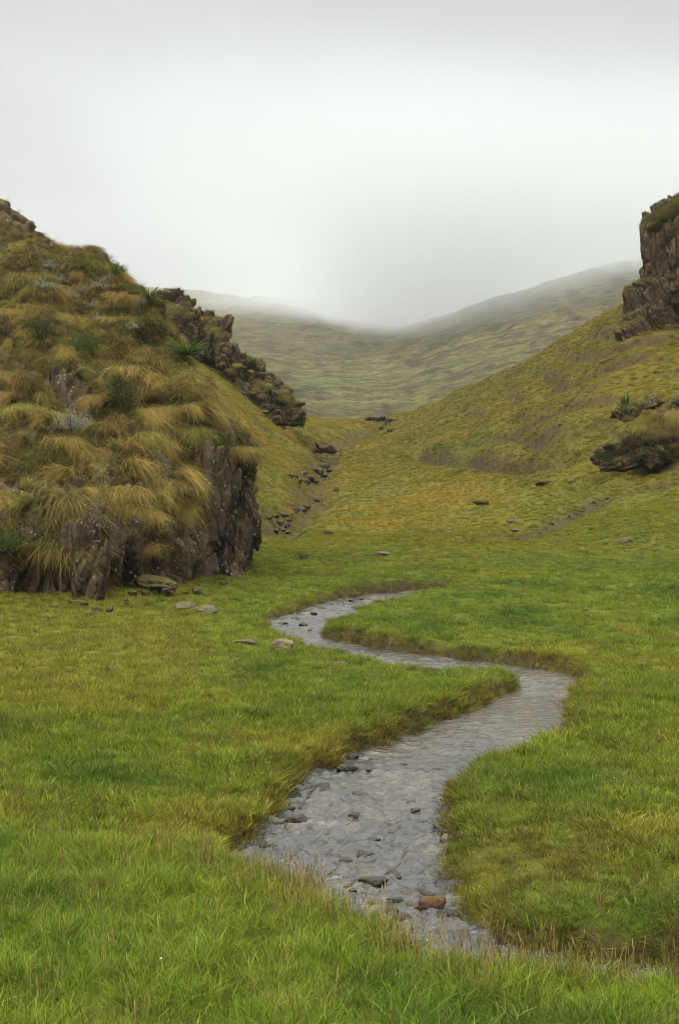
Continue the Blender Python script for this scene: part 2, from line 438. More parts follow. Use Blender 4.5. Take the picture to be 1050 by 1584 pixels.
def rock_mat(name, dk, lt, lichen=.5, moss=.6, rust=.3, sc=1.0, mosscol=(.11, .095, .02), wet=False):
    m = M(name); p = m.pos()
    geo = m.n('ShaderNodeNewGeometry'); nz_ = m.n('ShaderNodeSeparateXYZ', {0: geo.outputs['Normal']}).outputs[2]
    st = m.n('ShaderNodeMapping', {'Vector': p, 'Scale': (1, 1, .3)}).outputs[0]
    n1 = m.noise(st, 1.6 * sc, 6, .62); n2 = m.noise(p, 7 * sc, 5, .65); n3 = m.noise(p, 26 * sc, 4, .7)
    c = m.mix(m.rng(n1, .35, .65), dk, lt)
    c = m.mix(m.rng(n2, .3, .75), m.scale(c, .65), m.scale(c, 1.25))
    c = m.mix(m.math('MULTIPLY', m.rng(m.noise(st, 2.3 * sc, 4), .52, .7), rust), c, (.13, .07, .035))
    vo = m.n('ShaderNodeTexVoronoi', {'Vector': p, 'Scale': 6.5 * sc, 'Randomness': 1.}, feature='F1').outputs[0]
    ls = m.math('MULTIPLY', m.rng(m.math('ADD', vo, m.math('MULTIPLY', n3, .35)), .40, .31), m.rng(m.noise(p, 2.1 * sc, 4), .43, .57))
    c = m.mix(m.math('MULTIPLY', ls, lichen), c, m.mix(m.rng(n3, .4, .6), (.20, .19, .165), (.42, .41, .37)))
    mo = m.math('MULTIPLY', m.rng(m.math('ADD', nz_, m.math('MULTIPLY', m.math('SUBTRACT', n2, .5), .9)), .42, .72), moss)
    c = m.mix(mo, c, m.mix(m.rng(n3, .35, .65), m.scale(m.n('ShaderNodeRGB').outputs[0], 1.), mosscol))
    for nd in m.t.nodes:
        if nd.type == 'RGB': nd.outputs[0].default_value = (mosscol[0] * .45, mosscol[1] * .5, mosscol[2] * .5, 1)
    h = m.math('ADD', m.math('MULTIPLY', n1, .5), m.math('ADD', m.math('MULTIPLY', n2, .35), m.math('MULTIPLY', n3, .18)))
    return m.out(m.pbsdf(c, .45 if wet else .85, m.bump(h, 1., .12 / sc), (.22 if wet else .06)))
MAT_CLIFF = rock_mat('cliff_rock', (.016, .012, .009), (.115, .084, .054), lichen=.75, moss=.75, rust=.35)
MAT_CRAG = rock_mat('crag_rock', (.030, .022, .014), (.120, .082, .050), lichen=.5, moss=.95, rust=.4, sc=.6, mosscol=(.125, .098, .028))
MAT_STONE = rock_mat('field_stone', (.06, .05, .036), (.18, .15, .115), lichen=.8, moss=.45, rust=.2, sc=3)
MAT_LICHEN = rock_mat('lichen_stone', (.13, .105, .06), (.25, .21, .13), lichen=.7, moss=.3, rust=.8, sc=3)
MAT_WET = rock_mat('wet_stone', (.012, .009, .007), (.048, .036, .028), lichen=.15, moss=.1, rust=.3, sc=3, wet=True)
MAT_RED = rock_mat('red_stone', (.060, .032, .020), (.150, .085, .052), lichen=.12, moss=.35, rust=.5, sc=4)
MAT_EARTH = rock_mat('bank_earth', (.045, .028, .018), (.10, .065, .040), lichen=0., moss=.25, rust=.5, sc=1.2)
MAT_GRAVEL = rock_mat('wet_gravel', (.035, .022, .015), (.095, .062, .042), lichen=.1, moss=.1, rust=.4, sc=4, wet=True)
MAT_SCREE = rock_mat('gully_stone', (.016, .013, .010), (.075, .060, .045), lichen=.35, moss=.4, rust=.2, sc=1.6)

# ------------------------------------------------------------------ ground mesh
def polar(y0, y1, a0, a1, dl, da):
    ny = int(math.log(y1 / y0) / dl) + 1; na = int((a1 - a0) / da) + 1
    Y = np.exp(np.linspace(math.log(y0), math.log(y1), ny)); A = np.linspace(a0, a1, na)
    YY = np.repeat(Y[:, None], na, 1); return A[None] * YY, YY, ny, na
X, Y, ny, na = polar(1.5, 250, -.85, .85, .0042, .0042)
Z, SD, HI, EW, FR = ground(X, Y, full=True)
TI = tint(X, Y, Z, SD, HI, EW)
gx = np.gradient(Z, axis=1) / np.maximum(np.gradient(X, axis=1), 1e-4)
gy = np.gradient(Z, axis=0) / np.maximum(np.gradient(Y, axis=0), 1e-4)
steep = np.hypot(gx, gy)
EARTH = np.clip(sstep(-.10, .02, SD) + EW * .8 + sstep(.85, 1.5, steep) * .7, 0, 1)
me = mesh_np('ground', np.stack([X, Y, Z], -1).reshape(-1, 3), grid_faces(ny, na), MAT_TURF,
             {'tint': ('FLOAT_VECTOR', TI.reshape(-1, 3)), 'earth': ('FLOAT', EARTH.ravel())})
tag(link('ground', me), kind='structure')

# ------------------------------------------------------------------ far mountains
MP = []
def mpc(px, *pairs):
    for d, py in pairs: MP.append((px, d, py))
mpc(-1500, (200, 640), (420, 520), (900, 400), (2000, 330), (3400, 320))
mpc(0, (200, 690), (300, 600), (500, 540), (900, 500), (1600, 465), (2400, 445), (3400, 438))
mpc(300, (200, 690), (280, 600), (480, 545), (800, 510), (1300, 480), (2100, 458), (3400, 440))
mpc(450, (200, 690), (262, 628), (420, 575), (650, 532), (900, 502), (1250, 475), (1500, 466), (2000, 470), (3400, 470))
mpc(540, (200, 690), (262, 640), (430, 575), (700, 530), (1000, 502), (1400, 488), (2000, 480), (3400, 478))
mpc(600, (200, 690), (262, 642), (430, 572), (700, 525), (1000, 503), (1500, 492), (2100, 488), (3400, 485))
mpc(660, (200, 690), (262, 632), (420, 565), (620, 518), (800, 499), (900, 497), (1200, 500), (3400, 492))
mpc(720, (200, 680), (262, 612), (400, 550), (560, 505), (700, 476), (800, 478), (1100, 490), (3400, 495))
mpc(800, (200, 665), (262, 590), (400, 525), (560, 480), (720, 455), (860, 458), (1200, 480), (3400, 490))
mpc(900, (200, 650), (280, 560), (420, 500), (600, 452), (780, 421), (950, 424), (1300, 450), (3400, 470))
mpc(980, (200, 640), (300, 540), (450, 480), (650, 425), (850, 404), (1050, 405), (1400, 430), (3400, 460))
mpc(1300, (200, 600), (400, 450), (800, 350), (1100, 330), (2000, 360), (3400, 400))
mpc(2500, (200, 560), (420, 400), (900, 280), (2000, 260), (3400, 300))
a2, l2, r2 = [], [], []
for px, d, py in MP:
    p = at(px, py, d); a2.append(p[0] / p[1]); l2.append(math.log(d) * .3); r2.append((p[2] - HC) / d)
a2, l2, r2 = map(np.array, (a2, l2, r2)); n2_ = len(a2)
K2 = _k((a2[:, None] - a2) ** 2 + (l2[:, None] - l2) ** 2) + np.eye(n2_) * 2e-6
Q2 = np.c_[np.ones(n2_), a2, l2]
s2 = np.linalg.solve(np.block([[K2, Q2], [Q2.T, np.zeros((3, 3))]]), np.r_[r2, 0, 0, 0])
def mount(x, y):
    a = x / y; l = np.log(y) * .3
    r = s2[n2_] + s2[n2_ + 1] * a + s2[n2_ + 2] * l
    for i in range(n2_): r = r + s2[i] * _k((a - a2[i]) ** 2 + (l - l2[i]) ** 2)
    z = HC + y * r
    q = y / 400.
    z = z + q * 1.0 * fbm(x / y * 20, np.log(y) * 4, 3, 5, .5) + q * .45 * (1 - 2 * np.abs(fbm(x / y * 40, np.log(y) * 6, 7, 5, .5)))
    return z
X, Y, ny, na = polar(205, 2600, -.8, .8, .0035, .0018)
Z = mount(X, Y)
r1 = fbm(X / Y * 70, np.log(Y) * 11, 3, 6, .72); r1 = .55 * r1 + .5 * fbm(X / Y * 22 + 5, np.log(Y) * 6, 13, 5, .65); rr2 = fbm(X / Y * 9, np.log(Y) * 4, 9, 4)
def m_mix(a, b, t): return a + (b - a) * np.clip(t, 0, 1)[..., None]
MC = m_mix(np.broadcast_to([.125, .106, .042], X.shape + (3,)), np.array([.050, .041, .024]), sstep(-.1, .6, r1) * .8)
MC = m_mix(MC, np.array([.100, .100, .038]), sstep(.1, .6, rr2 - .3 * r1))
mm = M('mountain_turf'); p = mm.pos(); b = mm.attr('tint')
nn = mm.noise(p, .10, 9, .75); n3 = mm.noise(p, .45, 6, .75)
cc = mm.mix(mm.rng(nn, .38, .64), mm.scale(b, .35), mm.scale(b, 1.35))
cc = mm.mix(mm.rng(n3, .50, .62), cc, mm.scale(b, .30))
MAT_MOUNT = mm.out(mm.pbsdf(cc, .95, mm.bump(nn, .9, 2.5), .05))
me = mesh_np('mountains', np.stack([X, Y, Z], -1).reshape(-1, 3), grid_faces(ny, na), MAT_MOUNT, {'tint': ('FLOAT_VECTOR', MC.reshape(-1, 3))})
tag(link('mountains', me), kind='structure')

# ------------------------------------------------------------------ water
X, Y, ny, na = polar(6.6, 38, -.22, .62, .0022, .0022)
SDW = chan_sd(X, Y)
rap = np.exp(-((Y - 11.0) / 2.6) ** 2) * 1.0 + .55 * np.exp(-((Y - 25) / 4) ** 2)
calm = np.exp(-(((Y - 16) / 1.6) ** 2 + ((X - 2.3) / .9) ** 2))
amp = (.35 + .9 * rap) * (1 - .75 * calm)
fa = .35
U = X * math.cos(fa) - Y * math.sin(fa); V = X * math.sin(fa) + Y * math.cos(fa)
Zw = 1.3 * amp * (.028 * fbm(U * 1.8, V * 2.2, 1, 3, .5) + .026 * fbm(X * 4.0 + 3, Y * 8.5, 4, 4, .62) + .012 * fbm(X * 12, Y * 22, 9, 3))
ZW_SURF = (X, Y, Zw)
mw = M('stream_water'); p = mw.pos()
st = mw.n('ShaderNodeMapping', {'Vector': p, 'Rotation': (0, 0, -.15), 'Scale': (.8, 1.5, 1)}).outputs[0]
w1 = mw.noise(st, 7.5, 5, .62); w2 = mw.noise(st, 24, 3, .6); w3 = mw.noise(p, 1.1, 3)
bed_refl = mw.mix(mw.rng(w3, .4, .62), (.022, .018, .012), (.075, .058, .030))
bed_refl = mw.mix(mw.rng(mw.noise(p, 7, 4), .35, .68), mw.scale(bed_refl, .2), mw.scale(bed_refl, .9))
rp = mw.attr('rapid', out=2)
bed_refl = mw.mix(mw.rng(rp, .02, .35, .5, 0.), bed_refl, (.070, .052, .026))  # brown reflection on the calm water, painted into the base colour
h = mw.math('ADD', mw.math('MULTIPLY', w1, .85), mw.math('MULTIPLY', w2, .15))
foam = mw.math('MULTIPLY', mw.rng(mw.math('ADD', mw.math('MULTIPLY', w2, .6), mw.math('ADD', w1, mw.math('MULTIPLY', w3, .7))), 1.32, 1.6), mw.rng(rp, .3, .9, 0, .3))
bc = mw.mix(foam, bed_refl, (.62, .63, .62))
MAT_WATER = mw.out(mw.pbsdf(bc, mw.rng(foam, 0, 1, .06, .5), mw.bump(h, 1., .055), 1., IOR=1.36))
keep = SDW > -.6
me = mesh_np('stream', np.stack([X, Y, Zw], -1).reshape(-1, 3), grid_faces(ny, na, keep), MAT_WATER, {'rapid': ('FLOAT', np.clip(rap * (1 - calm), 0, 1).ravel())})
tag(link('stream', me), kind='structure')

# ------------------------------------------------------------------ rocky bluff on the left (loft foot -> cliff top -> slope -> ridge -> back)
KTOP = [(-18, 20.5, 2.6), (-10.6, 23.9, 2.4), (-6.3, 25.5, 1.95), (-5.0, 25.8, 1.8), (-4.3, 26.5, 1.75), (-3.9, 28.1, 2.6), (-3.35, 29.1, 3.0), (-2.95, 30.4, 3.35), (-2.1, 32.0, 2.95), (-2.5, 34.3, 2.8), (-4.3, 38, 3.5), (-7.7, 45.5, 4), (-13.5, 55, 5)]
RIDG = [(-24, 42, 10.8), (-15.5, 41, 10.2), (-10.2, 40, 9.3), (-8.6, 39, 8.95), (-7.3, 38, 8.4), (-6.3, 37, 8.05), (-5.4, 36.2, 7.5), (-4.85, 35.4, 6.75), (-4.25, 34.8, 5.4), (-4.3, 36.5, 5.0), (-5.2, 39.5, 6.0), (-8.5, 44, 7.0), (-14, 49, 8.0)]
rows = []
for i in range(len(FOOT)):
    f = np.array([*FOOT[i], 0]); f[2] = float(ground(np.array([f[0]]), np.array([f[1]]))[0]) - .45
    k = np.array(KTOP[i]); r = np.array(RIDG[i])
    bu = .38 if i < 6 else .15
    m1 = lerp(k, r, .28) + np.array([0, 0, bu]); m2 = lerp(k, r, .64) + np.array([0, 0, bu])
    if i == 8: m1 = np.array([-2.55, 32.6, 3.6]); m2 = np.array([-3.35, 33.6, 4.4])
    kk = lerp(f, k, .5) + np.array([.0, .12, 0])
    back = np.array([-.35, 1, 0]) / 1.06
    if i >= 9: back = np.array([-1, .2, 0])
    rows.append([f, kk, k, m1, m2, r, r + back * 3 + [0, 0, -.5], r + back * 8 + [0, 0, -4.5]])
rows = np.array(rows)                      # (13, 8, 3)
def catmull(P, t):
    n = len(P); t = np.clip(t, 0, n - 1.0001); i = np.floor(t).astype(int); f = (t - i)
    g = lambda k: P[np.clip(i + k, 0, n - 1)]
    f = f.reshape((-1,) + (1,) * (P.ndim - 1))
    p0, p1, p2, p3 = g(-1), g(0), g(1), g(2)
    return .5 * (2 * p1 + (p2 - p0) * f + (2 * p0 - 5 * p1 + 4 * p2 - p3) * f ** 2 + (3 * p1 - p0 - 3 * p2 + p3) * f ** 3)
NS, NV = 620, 420
ss = np.concatenate([np.linspace(0, 1.5, 60), np.linspace(1.5, 9.2, 500)[1:], np.linspace(9.2, 11.99, 62)[1:]]); NS = len(ss)
vv = np.concatenate([np.linspace(0, 2.4, 190), np.linspace(2.4, 5.3, 200)[1:], np.linspace(5.3, 6.99, 30)[1:]]); NV = len(vv)
Hs = catmull(rows, ss)                                       # (NS, 8, 3)
Hg = np.stack([catmull(Hs[j], vv) for j in range(NS)], 0)    # (NS, NV, 3)
def normals(G):
    du = np.gradient(G, axis=0); dv = np.gradient(G, axis=1)
    n = np.cross(du, dv); n /= np.linalg.norm(n, axis=2)[..., None] + 1e-9
    return n
N0 = normals(Hg)
if N0[NS // 2, 60, 1] > 0: N0 = -N0
x, y, z = Hg[..., 0], Hg[..., 1], Hg[..., 2]
VV = np.repeat(vv[None], NS, 0); SSg = np.repeat(ss[:, None], NV, 1)
# bare rock: cliff band, with tongues running up between the tussocks
rockn = fbm(x * .7, y * .7, z * .35, 4)
rw = sstep(.35, -.25, VV - 2.05 - .9 * rockn) * 1.0
rw = np.maximum(rw, sstep(.42, .62, fbm(x * .6 + 9, y * .6, z * .6, 4) + .05) * sstep(4.6, 3.6, VV))
rw = np.maximum(rw, sstep(6.0, 6.6, SSg) * sstep(8.9, 8.4, SSg) * sstep(2.35, 2.05, VV + .3 * rockn))
rw = np.where(VV > 5.2, 0, rw)
wf1, wf2, wid = worley(x * 1.5 + .3 * rockn, y * 1.5, z * .42)
vf1, vf2, vid = worley(x * 3.9, y * 3.9 + .2 * rockn, z * 1.3)
disp = (.46 * fbm(x * .5, y * .5, z * .6, 4) + .30 * (.35 - np.abs(fbm(x * .8 + 7, y * .8, z * .9, 3)))) * sstep(.0, .8, VV)
disp = disp + rw * ((wid - .5) * .42 - .22 * sstep(.16, .0, wf2 - wf1) + (vid - .5) * .14 - .07 * sstep(.15, 0, vf2 - vf1) + .07 * fbm(x * 5, y * 5, z * 2, 3))
disp = disp + (1 - rw) * .10 * fbm(x * 2.2, y * 2.2, z * 2.2, 3)
Hd = Hg + N0 * disp[..., None]
N1 = normals(Hd)
if N1[NS // 2, 60, 1] > 0: N1 = -N1
mh = M('bluff'); p = mh.pos(); rk = mh.attr('rock', out=2)
st = mh.n('ShaderNodeMapping', {'Vector': p, 'Scale': (1, 1, .32)}).outputs[0]
n1 = mh.noise(st, 2.0, 6, .65); n2 = mh.noise(p, 8, 5, .65); n3 = mh.noise(p, 28, 4, .7)
rc = mh.mix(mh.rng(n1, .36, .64), (.016, .012, .009), (.115, .084, .055))
rc = mh.mix(mh.rng(n2, .3, .72), mh.scale(rc, .6), mh.scale(rc, 1.3))
rc = mh.mix(mh.math('MULTIPLY', mh.rng(mh.noise(st, 1.3, 4), .50, .66), .5), rc, (.105, .060, .034))
vo = mh.n('ShaderNodeTexVoronoi', {'Vector': p, 'Scale': 8., 'Randomness': 1.}, feature='F1').outputs[0]
ls = mh.math('MULTIPLY', mh.rng(mh.math('ADD', vo, mh.math('MULTIPLY', n3, .35)), .42, .32), mh.rng(mh.noise(st, 2.2, 4), .43, .56))
rc = mh.mix(mh.math('MULTIPLY', ls, .8), rc, mh.mix(mh.rng(n3, .4, .6), (.20, .185, .16), (.46, .44, .40)))
sc_ = mh.mix(mh.rng(n2, .35, .65), (.022, .016, .008), (.080, .060, .020))
sc_ = mh.mix(mh.rng(mh.noise(p, 1.7, 4), .52, .66), sc_, (.070, .075, .022))
col = mh.mix(rk, sc_, rc)
hh = mh.math('ADD', mh.math('MULTIPLY', n1, .5), mh.math('ADD', mh.math('MULTIPLY', n2, .35), mh.math('MULTIPLY', n3, .2)))
MAT_BLUFF = mh.out(mh.pbsdf(col, .9, mh.bump(hh, 1., .10), .05))
me = mesh_np('rocky_hillside', Hd.reshape(-1, 3), grid_faces(NS, NV), MAT_BLUFF, {'rock': ('FLOAT', rw.ravel())})
tag(link('rocky_hillside', me), kind='structure')

# ------------------------------------------------------------------ faceted rocks
def cube_sphere(n):
    t = np.tan(np.linspace(-1, 1, n) * math.pi / 4); a, b = np.meshgrid(t, t, indexing='ij'); o = np.ones_like(a)
    vs, fs, k = [], [], 0
    for q in ((o, a, b), (-o, b, a), (a, -o, b), (b, o, a), (b, a, o), (a, b, -o)):
        v = np.stack(q, -1).reshape(-1, 3); vs.append(v); f = grid_faces(n, n) + k
        fs.append(f); k += n * n
    v = np.vstack(vs); v /= np.linalg.norm(v, axis=1)[:, None]
    key = np.round(v * 1e5).astype(np.int64); _, idx, inv = np.unique(key, axis=0, return_index=True, return_inverse=True)
    v = v[idx]; f = inv.ravel()[np.vstack(fs)]
    c = v[f].mean(1); nrm = np.cross(v[f[:, 1]] - v[f[:, 0]], v[f[:, 3]] - v[f[:, 0]])
    flip = (nrm * c).sum(1) < 0; f[flip] = f[flip][:, ::-1]
    return v, f
_CS = {}; ROCKCOVER = []
def rock_geo(seed, size, n=14, planes=16, rough=.06, vert=0.0, soft=.12, cracks=0.0, hmin=.62):
    """angular rock: intersection of random half-spaces, worn, then roughened. size = (sx, sy, sz) half extents"""
    if n not in _CS: _CS[n] = cube_sphere(n)
    v, f = _CS[n]; r = np.random.default_rng(seed)
    N = r.normal(size=(planes, 3)); N[:, 2] *= (1 - vert)
    N /= np.linalg.norm(N, axis=1)[:, None]
    N = np.vstack([N, [[0, 0, 1], [0, 0, -1]]]); h = np.r_[r.uniform(hmin, 1.0, planes), [.85, .9]]
    dots = v @ N.T
    k = np.where(dots > .05, h / np.maximum(dots, .05), 99)
    rad = 1.0 / (np.sum((1 / k) ** (1 / soft * 1.2), 1) ** (soft / 1.2))
    rad = np.minimum(rad, 1.35)
    p = v * rad[:, None]
    s = np.array(size); o = seed * 3.7 % 50
    q = p * s / max(s) * 2
    zs = 1 - .6 * vert
    d = rough * fbm(q[:, 0] * 1.6 + o, q[:, 1] * 1.6, q[:, 2] * 1.6 * zs, 6, .6)
    if cracks:
        w = p * s * cracks; wz = w[:, 2] * (1 - .65 * vert) + .25 * fbm(w[:, 0] + o, w[:, 1], w[:, 2], 2)
        f1, f2, wi = worley(w[:, 0] + o, w[:, 1], wz)
        d = d + rough * 2.4 * (wi - .5) - rough * 1.8 * sstep(.12, 0, f2 - f1)
        f1, f2, wi = worley(w[:, 0] * 2.7 + o, w[:, 1] * 2.7 + 3, wz * 2.7)
        d = d + rough * 1.1 * (wi - .5) - rough * .8 * sstep(.16, 0, f2 - f1)
        f1, f2, wi = worley(w[:, 0] * 6.5 + o, w[:, 1] * 6.5 + 3, wz * 6)
        d = d + rough * .45 * (wi - .5)
    p = p * (1 + d[:, None])
    return p * s, f
def rock(name, px, py, d, size, seed, mat, label, cat, group=None, rot=None, n=14, sink=.3, loc=None, **k):
    v, f = rock_geo(seed, size, n, **k)
    if loc is None:
        loc = hit(px, py) if d is None else at(px, py, d)
    o = link(name, mesh_np(name, v, f, mat), loc=(loc[0], loc[1], loc[2] + size[2] * (1 - 2 * sink)))
    o.rotation_euler = (0, 0, (seed * 1.7) % 6.28 if rot is None else rot)
    return tag(o, label, cat, group)
def multi_rock(name, blocks, mat, label, cat, n=26, group=None, **k):
    """one outcrop made of several joined masses: blocks = (x, y, z, sx, sy, sz, rot, tilt)"""
    vs, fs, c = [], [], 0
    o = np.array(blocks[0][:3])
    for i, b in enumerate(blocks):
        v, f = rock_geo(k.get('seed', 1) * 31 + i, b[3:6], n, planes=k.get('planes', 18), rough=k.get('rough', .10), vert=k.get('vert', .6), soft=k.get('soft', .05), cracks=k.get('cracks', 1.2), hmin=k.get('hmin', .62))
        R = np.array(Matrix.Rotation(b[6], 3, 'Z') @ Matrix.Rotation(b[7], 3, 'Y'))
        v = v @ R.T + np.array(b[:3]) - o
        if k.get('cover'):
            fc = v[f]; ce = fc.mean(1); nr = np.cross(fc[:, 2] - fc[:, 0], fc[:, 3] - fc[:, 1]); ar = np.linalg.norm(nr, axis=1) / 2; nr /= 2 * ar[:, None] + 1e-9
            nr *= np.sign((nr * (ce - v.mean(0))).sum(1))[:, None]
            pick = (nr[:, 2] > k.get('cmin', .35) + rng.normal(0, .18, len(ar))) & (rng.random(len(ar)) < ar * k['cover'])
            ROCKCOVER.append((ce[pick] + o, nr[pick], k.get('cscale', 1.0)))
        vs.append(v); fs.append(f + c); c += len(v)
    ob = link(name, mesh_np(name, np.vstack(vs), np.vstack(fs), mat), loc=o)
    return tag(ob, label, cat, group)

#@ROCKS
# dark cliff at the end of the bluff and buttresses along its foot
def B(px, py, d, sx, sy, sz, rot=0, tilt=0):
    p = at(px, py, d); return (p[0], p[1], p[2], sx, sy, sz, rot, tilt)
multi_rock('rock_buttress', [B(318, 800, 29.7, .5, .55, 1.75, .3, .08), B(345, 800, 30.7, .42, .5, 1.6, .1, .05), B(300, 850, 29.2, .32, .4, .75, .5, .1), B(372, 770, 31.8, .42, .5, 1.35, .2, -.06),
                             B(366, 850, 31.6, .38, .4, .85, .0, .12), B(335, 720, 30.9, .42, .5, 1.2, .4, .0)], MAT_CLIFF,
           'tall dark fissured rock buttress at the right end of the tussock covered bluff', 'rock', n=56, seed=3, cover=25, cscale=.7, cmin=.6)
multi_rock('rock_buttress', [B(120, 865, 25.0, .38, .45, .78, .4, .05), B(155, 888, 24.9, .26, .35, .62, .2, .14), B(85, 845, 25.3, .34, .4, .6, .9, .0), B(55, 830, 25.5, .3, .4, .6, .3, .2), B(180, 850, 25.5, .24, .3, .75, .2, .1), B(102, 815, 25.5, .3, .35, .6, .1, -.1), B(140, 830, 25.4, .25, .35, .7, .5, .1), B(208, 850, 26.1, .22, .3, .6, .3, .1)], MAT_CLIFF,
           'broken brown rock buttress under the longest golden tussocks at the left edge of the meadow', 'rock', n=44, seed=5, cover=20, cscale=.7, cmin=.6, hmin=.5, rough=.13, cracks=2.)
multi_rock('rock_buttress', [B(255, 745, 28.85, .36, .45, .8, .1, -.3), B(278, 790, 28.85, .30, .4, .7, .6, -.25)], MAT_CLIFF,
           'slanting cracked grey rock slab between the tussocks halfway along the bluff', 'rock', n=46, seed=8)
multi_rock('rock_outcrop', [B(232, 905, 26.6, .42, .4, .22, .2, .1), B(262, 912, 26.4, .2, .25, .2, .5, 0)], MAT_CLIFF,
           'mossy boulder half sunk in turf at the foot of the bluff', 'rock', n=26, seed=9, vert=0)
multi_rock('rock_outcrop', [B(290, 938, 25.2, .25, .22, .12, .2, .2), B(322, 946, 24.6, .2, .2, .12, -.3, .1), B(305, 946, 24.8, .14, .2, .09, .5, 0)], MAT_STONE,
           'low lichen speckled rock ledge breaking through the turf below the dark buttress', 'rock', n=22, seed=10, vert=0)
# crags above the valley
multi_rock('crag', [B(300, 508, 92, 2.0, 2.0, 1.5, .1, .1), B(335, 525, 91, 1.1, 1.8, 1.5, .3, .2), B(264, 482, 94, 1.6, 2, 1.6, .2, .2), B(352, 550, 90, .7, 1.2, .9, .4, .1), B(325, 540, 91.5, 1.2, 1.5, 1.2, 0, 0)], MAT_CRAG,
           'small brown crag with a pale streaked face behind the ridge of the bluff', 'crag', n=52, seed=12, rough=.12, cracks=.8, cover=18, cscale=.9, cmin=.45)
multi_rock('crag', [B(378, 578, 92, 1.7, 2.2, 1.4, .1, .4), B(415, 605, 91, 1.5, 2, 1.2, .3, .6), B(440, 628, 90, 1.2, 1.6, .7, .4, .3), B(345, 572, 93, 1.5, 2, 1.1, .2, .1), B(395, 618, 90, 1.6, 1.5, .8, .2, .5), B(448, 648, 89.5, 1.2, 1.4, .6, .2, .3), B(415, 645, 89, 1.4, 1.4, .7, .4, .2)], MAT_CRAG,
           'low rounded crag sloping down to the right above the upper valley', 'crag', n=52, seed=14, rough=.14, cracks=.8, vert=.3, cover=20, cscale=.9, cmin=.4)
multi_rock('crag', [B(-40, 398, 62, 3.2, 2.6, 3.6, .1, .15), B(18, 400, 61, 1.5, 1.8, 1.6, .2, .5), B(-130, 370, 64, 3.2, 2.6, 4.0, .3, .1)], MAT_CRAG,
           'dark rounded rock peak rising behind the top left of the bluff', 'crag', n=56, seed=17, rough=.05, cracks=.9, soft=.3, vert=.2, hmin=.88, cover=3, cscale=.7, cmin=.6)
multi_rock('cliff', [B(1086, 425, 79, 3.6, 2.6, 4.3, .1, -.03), B(1022, 480, 77.8, 2.0, 1.8, 2.0, .3, -.3), B(1038, 410, 78, 1.75, 2.0, 2.6, .2, -.08), B(1002, 500, 77.2, 1.4, 1.4, 1.2, .1, -.5), B(980, 515, 76.6, 1.1, 1.2, .8, .3, -.6), B(1040, 520, 76.8, 1.5, 1.2, .7, .3, -.1), B(1160, 420, 81, 3.6, 2.6, 4.6, .2, 0)], MAT_CRAG,
           'tall brown rock cliff with a grassy cap above the right hillside', 'cliff', n=70, seed=19, rough=.075, cracks=.75, soft=.12, vert=.95, hmin=.86, cover=22, cscale=.9, cmin=.5)
CLIFF = C.objects['cliff']
def cap(parent, blocks, seed, cover, cscale):
    vs, fs, c = [], [], 0; o = np.array(parent.location)
    for i, b in enumerate(blocks):
        v, f = rock_geo(seed + i, b[3:6], 40, planes=10, rough=.05, vert=.2, soft=.35, hmin=.9)
        R = np.array(Matrix.Rotation(b[6], 3, 'Z') @ Matrix.Rotation(b[7], 3, 'Y')); v = v @ R.T + np.array(b[:3]) - o
        ce = v[f].mean(1); nr = ce - v.mean(0); nr /= np.linalg.norm(nr, axis=1)[:, None]
        pick = (nr[:, 2] > -.2) & (rng.random(len(ce)) < cover); ROCKCOVER.append((ce[pick] + o, nr[pick], cscale))
        vs.append(v); fs.append(f + c); c += len(v)
    v = np.vstack(vs); n = len(v)
    tt_ = np.broadcast_to(np.array([.17, .145, .030]), (n, 3)) * (1 + .4 * fbm(v[:, 0] * 1.2, v[:, 1] * 1.2, v[:, 2] * 1.2, 3))[:, None]
    return link('grass_cap', mesh_np('grass_cap', v, np.vstack(fs), MAT_TURF, {'tint': ('FLOAT_VECTOR', tt_), 'earth': ('FLOAT', np.zeros(n))}), CLIFF)
cap(CLIFF, [B(1094, 312, 78.4, 3.0, 2.5, 1.35, .1, -.45), B(1036, 335, 77.7, 1.35, 1.6, .75, .2, -.7)], 61, .35, 1.0)
multi_rock('rock_outcrop', [B(948, 700, 55.3, .75, .6, .5, .1, -.15), B(985, 685, 55.5, .8, .7, .85, .2, -.2), B(1030, 668, 55.8, .9, .8, 1.1, .3, -.1), B(1080, 655, 56, .9, .8, 1.1, .1, 0), B(962, 716, 55, 1.0, .8, .4, .2, 0), B(1012, 708, 55.1, 1.1, .8, .5, .1, 0), B(1065, 702, 55.2, 1.1, .8, .6, .1, 0)], MAT_CLIFF,
           'dark rock outcrop with hanging grass low on the right hillside', 'rock', n=44, seed=21, vert=.3, cover=30, cscale=.8, cmin=.4)
multi_rock('rock_outcrop', [B(975, 640, 59, .7, .7, .35, .2, -.3), B(1005, 625, 59.5, .5, .6, .3, .2, -.3)], MAT_CLIFF,
           'smaller dark rock step just above the hanging grass outcrop on the right', 'rock', n=30, seed=23, vert=.2, cover=14, cscale=1.3, cmin=.2)
multi_rock('earth_bank', [B(503, 692, 89, .75, .7, .36, .1, .3), B(491, 696, 89, .5, .6, .28, .1, .1)], MAT_EARTH,
           'bare brown earth bank cut into the head of the gully', 'bank', n=24, seed=24, vert=.1, cracks=.5)

